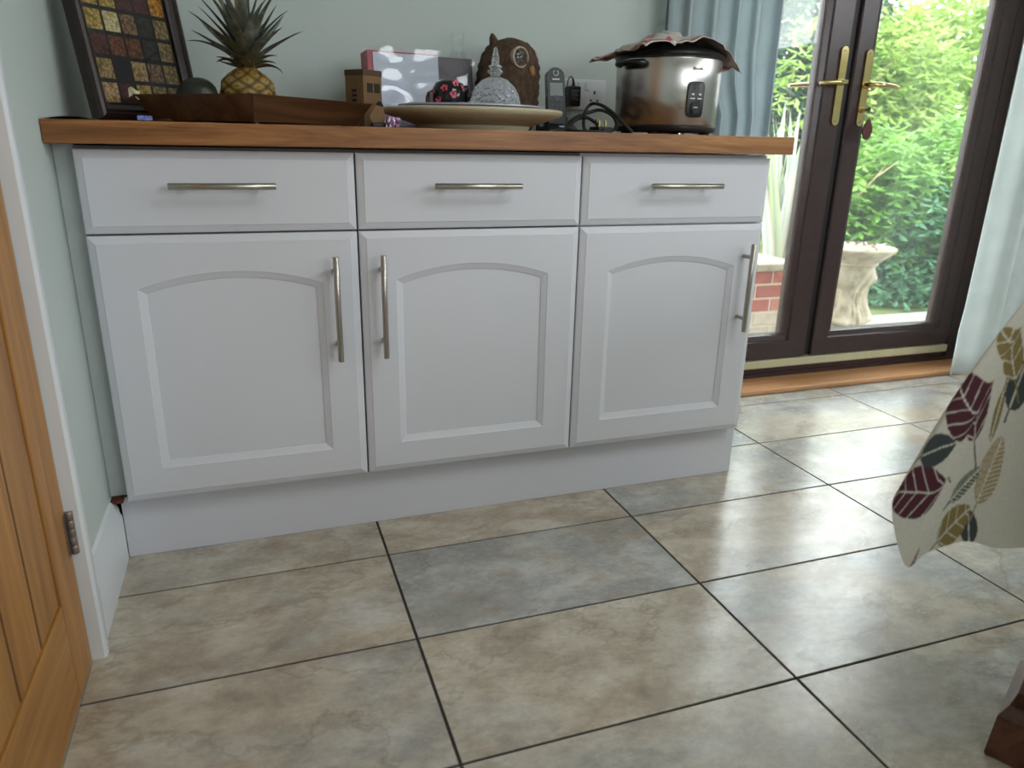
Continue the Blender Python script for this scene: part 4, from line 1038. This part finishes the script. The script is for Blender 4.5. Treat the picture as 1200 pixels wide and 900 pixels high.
cloth_patch((-1.07, 0), (0, HB_), .004, ccol)
cloth_patch((-1.07, 0), (-1.41, 0), .0042, ccol)
cl_o = cm_.build('tablecloth', tinted('leaf_print_cotton', .85, nz=.08, scale=300, bump=.1, bscale=1500), smooth=80, cols=ccol)
tag(cl_o, 'cream tablecloth printed with burgundy, olive and slate leaves', 'tablecloth')

# ------------------------------------------------------------------ garden beyond the glass
gm = Mat('lawn_soil', rough=.9); gn = gm.noise(gm.coord(), 4, 5); gm.color(gm.ramp(gn, [(.3, srgb(58, 70, 34)), (.7, srgb(104, 120, 60))]))
o = MB().box((-25, -25, -.45), (25, 25, -.385)).build('ground', gm.m); struct(o, 'grassy ground all round the house')
o = MB().box((-2.0, 2.02, GROUND-.2), (16, 16, GROUND-.03)).build('lawn', gm.m); struct(o, 'garden ground beyond the terrace')
ter = thing('terrace', 'pale boarded terrace outside the french doors', None, (3.3, .9, GROUND), kind='structure')
MB().box((.2, .86, GROUND-.25), (6.6, 2.02, GROUND-.034)).build('terrace_base', M['grout'], ter)
pv = simple('weathered_terrace_board', (150, 143, 132), .75, nz=.2, scale=18)
first = MB().box((-.046, -.575, -.032), (.046, .575, 0), .003).build('terrace_board', pv, ter, local=True); first.location = (.3-3.3, .545, 0)
for k in range(1, 62): mesh_piece(first.data, 'terrace_board', ter, (.3+.1*k-3.3, .545, 0))

# brick pier with a stone cap
PRX, PRY = at(926, 330, 1.70).x, 1.70
pier = thing('brick_pier', 'short red brick pier with pale stone cap on the terrace', 'brick pier', (PRX-.165, PRY+.165, GROUND))
zc = at(926, 316, 1.70).z
mort = simple('pale_mortar', (196, 184, 166), .9, nz=.1, scale=60)
MB().box((PRX-.327, PRY+.003, GROUND), (PRX-.003, PRY+.327, zc)).build('mortar_core', mort, pier)
bm_ = Mat('red_brick', rough=.85); bn = bm_.noise(bm_.coord(rnd=30.), 25, 5); oi = bm_.n('ShaderNodeObjectInfo')
bc_ = bm_.mix(.5, bm_.ramp(bn, [(.3, srgb(140, 66, 54)), (.7, srgb(186, 104, 86))]), bm_.ramp(oi.outputs['Random'], [(0, srgb(196, 160, 140)), (.4, srgb(176, 84, 68)), (1, srgb(150, 70, 58))])); bm_.color(bc_); bm_.bump(bn, .3, .004)
bp_ = simple('lime_bloomed_brick', (190, 172, 152), .9, nz=.15, scale=25)
nco = max(4, int(round((zc-GROUND)/.075))); chh = (zc-GROUND)/nco
bmesh1 = MB().box((-.1025, -.02, 0), (.1025, .02, chh-.010), .003).build('brick', bm_.m, pier, local=True); first_b = bmesh1
bmesh2 = MB().box((-.049, -.02, 0), (.049, .02, chh-.010), .003).build('brick', bm_.m, pier, local=True); first_h = bmesh2
used = {id(first_b): False, id(first_h): False}
orig = {id(first_b): first_b.data, id(first_h): first_h.data}
def put(src, loc, rz):
    if not used[id(src)]:
        used[id(src)] = True; src.location = loc; src.rotation_euler = (0, 0, rz); return src
    return mesh_piece(orig[id(src)], 'brick', pier, loc, (0, 0, rz))
pale1 = None
for c in range(nco):
    z = chh*c+.005
    for fa in range(4):
        flip = (c+fa) % 2
        for kind, off in (((first_b, -.0575), (first_h, .106)) if not flip else ((first_h, -.106), (first_b, .0575))):
            rz = fa*pi/2; d = Matrix.Rotation(rz, 3, 'Z') @ Vector((off*.985, -.145, 0)); b_ = put(kind, (d.x, d.y, z), rz)
            if c < nco-3:
                b_.data = b_.data.copy(); b_.data.materials[0] = bp_
stone = Mat('weathered_stone', rough=.85); sn = stone.noise(stone.coord(), 14, 6, .65); stone.color(stone.ramp(sn, [(.3, srgb(112, 100, 82)), (.5, srgb(160, 147, 124)), (.75, srgb(186, 174, 152))])); stone.bump(sn, .5, .01)
cap = MB(); c0 = Vector((PRX-.165, PRY+.165, 0))
def sq(h, z): return [c0+Vector((a*h, b*h, z)) for a, b in ((-1, -1), (1, -1), (1, 1), (-1, 1))]
cap.rings([sq(.175, zc+.0005), sq(.192, zc+.004), sq(.192, zc+.035), sq(.185, zc+.042), sq(.02, zc+.075)]).build('cap_stone', stone.m, pier)

# stone bird bath carried by carved figures
BY = 1.76; bcx = at(993, 345, BY).x; BR_ = .215
zt1 = at(1000, 296, BY-.2).z; hB = zt1-GROUND
bb = thing('bird_bath', 'pale carved stone bird bath with wide bowl on the terrace', 'bird bath', (bcx, BY, GROUND))
rings = []
for j in range(49):
    t = j/48; z = GROUND+.0005+t*hB*.80
    r0 = .130 if t < .05 else (.124 if t < .09 else .082+.020*sin(t*9)+.03*(t > .8)*(t-.8)*5)
    row = []
    for i in range(72):
        a = 2*pi*i/72; lob = .5+.5*cos(3*(a+.3)); body = lob**1.5
        n1 = noise.noise(Vector((cos(a)*2.6, sin(a)*2.6, t*5.2)))
        foldv = .5+.5*sin(a*16+4*n1)
        amp = 0 if t < .09 or t > .93 else 1
        r = r0+amp*(.040*body*sin(pi*min(1, t*1.05))+.022*n1+.010*foldv*(t < .62)+.03*body*math.exp(-((t-.78)/.09)**2)+.025*body*math.exp(-((t-.16)/.06)**2))
        row.append(Vector((bcx+r*cos(a), BY+r*sin(a), z)))
    rings.append(row)
MB().rings(rings).build('figure_column', stone.m, bb, smooth=60)
zb_ = GROUND+hB*.80
bowl = MB().lathe([(.125, zb_+.0005), (.135, zb_+.004), (.135, zb_+.016), (.145, zb_+.022), (BR_*.90, zb_+hB*.13), (BR_, zb_+hB*.18), (BR_*1.0, zb_+hB*.20), (BR_*.94, zb_+hB*.20), (BR_*.75, zb_+hB*.13), (.001, zb_+hB*.10)], 56, (bcx, BY, 0), cap1=False).build('bowl', stone.m, bb, smooth=40)
lm = MB(); random.seed(14)
for k in range(60):
    a = random.uniform(0, 2*pi); r = BR_*math.sqrt(random.random())*.9; c = Vector((bcx+r*cos(a), BY+r*sin(a), zb_+hB*.20+random.uniform(0, .012)))
    d = Vector((random.uniform(-1, 1), random.uniform(-1, 1), random.uniform(-.2, .8))).normalized()*.025; e_ = d.cross(Vector((0, 0, 1))).normalized()*.012
    lm.add([c-d, c+e_, c+d, c-e_], [(0, 1, 2, 3)])
o = lm.build('dead_leaves', simple('grey_dead_leaf', (150, 140, 128), .8, nz=.2), None); tag(o, 'heap of dry grey leaves in the bird bath bowl', 'leaves', kind='stuff')

# sword-leaved plant behind the brick pier
sw = thing('sword_leaf_plant', 'tall pale variegated sword-leaved plant behind the brick pier', 'plant', (at(912, 330, 2.35).x, 2.35, GROUND-.03))
swm = Mat('striped_sword_leaf', rough=.5); tc = swm.n('ShaderNodeAttribute'); tc.attribute_name = 'tint'; swm.color(tc.outputs['Color'])
random.seed(9)
tips = [(905, 128), (913, 150), (921, 118), (929, 140), (938, 128), (899, 150), (925, 165), (945, 150), (933, 175), (910, 180), (890, 140), (918, 200), (940, 200), (902, 205), (930, 215), (950, 185), (882, 150), (944, 230), (908, 135), (926, 130)]
for k, (px, py) in enumerate(tips):
    yy = 2.35+random.uniform(-.12, .16); tip = at(px, py, yy); bx_ = sw.location.x+random.uniform(-.10, .10); base = Vector((bx_, 2.35+random.uniform(-.06, .06), GROUND-.03))
    lf = MB(); rr = []; n = 10; cols = []
    sd_ = Vector((.93, -.36, 0)) if k % 3 else Vector((.7, .71, 0))
    for q in range(n+1):
        t = q/n; p = base.lerp(tip, t); p.x = base.x+(tip.x-base.x)*t**1.7; wv = .032*(1-t**3)*(.6+.6*min(1, t*3)) + .0008
        rr.append([p-sd_*wv, p-sd_*wv*.5+Vector((0, .012, 0))*(1-t), p+Vector((0, .016, 0))*(1-t), p+sd_*wv*.5+Vector((0, .012, 0))*(1-t), p+sd_*wv])
        pal = [(.58, .60, .40), (.42, .50, .38), (.30, .40, .33), (.45, .52, .42), (.62, .62, .45)]
        if k % 4 == 0: pal = [(.55, .56, .50), (.66, .66, .60), (.5, .55, .5), (.66, .66, .60), (.55, .42, .36)]
        if k % 4 == 1: pal = [(.46, .52, .20), (.5, .56, .30), (.36, .46, .30), (.5, .55, .40), (.6, .6, .38)]
        cols += pal
    lf.rings(rr, False, False, closed=False).build('sword_leaf', swm.m, sw, smooth=60, cols=cols)

# shrubs and trees: each with its own stems and leaves
def bush(name, label, cat, c, rad, n, size, mat, seed, stems=5, droop=.2, slim=.38, group=None, trunk=None, cluster=0, sr=.022):
    random.seed(seed); c = Vector(c); root = thing(name, label, cat, (c.x, c.y, GROUND-.03), 0, group)
    st = MB()
    for k in range(stems):
        a = 2*pi*k/stems+random.random(); e = c+Vector((cos(a)*rad[0]*.55, sin(a)*rad[1]*.55, random.uniform(-.1, .6)*rad[2])); b = Vector((c.x+cos(a)*.06, c.y+sin(a)*.06, GROUND-.03))
        mid = b.lerp(e, .5)+Vector((random.uniform(-.08, .08), random.uniform(-.08, .08), .1)); st.tube([b, mid, e], [sr, sr*.64, sr*.23], 6)
    st.build('stems', trunk or barkm, root)
    lf = MB(); vs = lf.v; fs = lf.f
    k = 0
    while k < n:
        d = Vector((random.gauss(0, 1), random.gauss(0, 1), random.gauss(0, 1))).normalized(); r = random.uniform(.45, 1.0)**.6
        q = c+Vector((d.x*rad[0], d.y*rad[1], d.z*rad[2]))*r*(1+.22*noise.noise(d*2.3+Vector((seed, 0, 0))))
        if q.z < GROUND: k += 1; continue
        m_ = cluster if cluster else 1
        a0_ = random.uniform(0, 2*pi)
        for g_ in range(m_):
            a = a0_+2*pi*g_/m_; s_ = size*random.uniform(.7, 1.25)
            ax_ = (Vector((cos(a), sin(a), random.uniform(-.9, .5)-droop))+d*.4).normalized()
            sd_ = ax_.cross(Vector((random.uniform(-.4, .4), random.uniform(-.4, .4), 1))).normalized(); nn = ax_.cross(sd_)
            i0 = len(vs); vs.extend((q, q+ax_*s_*.5+sd_*s_*slim*.5+nn*s_*.06, q+ax_*s_-nn*s_*.10, q+ax_*s_*.5-sd_*s_*slim*.5+nn*s_*.06)); fs.append((i0, i0+1, i0+2, i0+3)); k += 1
    o = lf.build('foliage', mat, root, smooth=None); o['kind'] = 'stuff'
    return root
barkm = simple('grey_brown_bark', (96, 84, 66), .9, nz=.2, scale=40, bump=.4)
light = foliage('light_green_leaves', [(70, 112, 44), (118, 164, 70), (164, 196, 96)], 2.2)
yell = foliage('yellow_green_leaves', [(108, 146, 62), (158, 186, 92), (204, 214, 140)], 2.6)
blue = foliage('blue_green_leaves', [(58, 96, 66), (98, 146, 104), (150, 190, 150)], 2.0)
dark = foliage('dark_conifer_needles', [(34, 62, 44), (62, 100, 64), (108, 148, 96)], 2.4)
def bp3(px, py, y): return at(px, py, y)
SH = 'shrubs beyond the terrace'
bush('leafy_shrub', 'broad light green shrub filling the view right of the bird bath', 'shrub', bp3(1105, 245, 2.95), (.85, .5, .68), 6500, .105, light, 1, 8, .3, .42, SH, cluster=4)
bush('leafy_shrub', 'blue-green shrub close behind the terrace edge', 'shrub', bp3(1085, 300, 2.55), (.60, .38, .50), 3600, .10, blue, 2, 6, .35, .42, SH, cluster=5)
LS3 = bush('leafy_shrub', 'light green shrub behind the bird bath', 'shrub', bp3(1010, 255, 2.75), (.55, .4, .62), 4200, .095, light, 3, 6, .3, .4, SH, cluster=4)
bush('leafy_shrub', 'low dark shrub at the terrace edge beside the bird bath', 'shrub', bp3(1100, 352, 2.35), (.75, .25, .30), 3000, .075, blue, 12, 6, .2, .45, SH)
bush('yellow_shrub', 'tall yellow-green shrub rising behind the light green one', 'shrub', bp3(1130, 85, 5.2), (1.5, .6, .85), 6500, .14, yell, 4, 7, .3, .36, SH, cluster=3)
YS1 = bush('yellow_shrub', 'yellow-green shrub behind the meeting stiles of the doors', 'shrub', bp3(1040, 115, 4.2), (.7, .45, .70), 4200, .12, yell, 5, 6, .3, .36, SH, cluster=3)
bush('conifer_tree', 'dark green conifer with hanging sprays behind the sword-leaved plant', 'tree', bp3(930, 70, 5.0), (1.15, .6, 1.05), 15000, .15, dark, 6, 5, .5, .22, SH, cluster=4)
bush('yellow_shrub', 'sparse yellow-leaved shrub in front of the dark conifer', 'shrub', bp3(945, 90, 3.4), (.26, .2, .5), 300, .09, yell, 7, 4, .3, .34, SH, cluster=3, sr=.007)
bush('dark_hedge', 'dark hedge far behind the conifer', 'hedge', (4.6, 7.2, .8), (1.9, .7, 1.9), 9000, .16, dark, 8, 6, .2, .4, SH)
bush('dark_hedge', 'mid green hedge far behind the yellow shrubs', 'hedge', (9.2, 7.2, .8), (2.4, .8, 2.0), 11000, .18, light, 9, 6, .2, .4, SH)
bush('dark_hedge', 'mid green hedge at the far left of the garden behind the curtain', 'hedge', (.9, 5.4, .7), (1.6, .9, 1.6), 7000, .18, dark, 10, 6, .2, .4, SH)
# bare branches sticking out of the shrubs
for par, a, b in ((YS1, (1025, 95, 3.95), (1075, 40, 3.9)), (YS1, (1040, 62, 3.95), (1095, 72, 3.9)), (LS3, (1000, 235, 2.5), (1052, 190, 2.42))):
    p, q = at(*a), at(*b); m_ = p.lerp(q, .5)+Vector((0, 0, .03)); tw_ = MB().tube([p, m_, q], [.009, .007, .003], 6); tw_.tube([m_, m_+Vector((.10, .02, .10))], [.005, .002], 5)
    tw_.build('bare_branch', simple('pale_dry_twig', (170, 152, 116), .8), par)
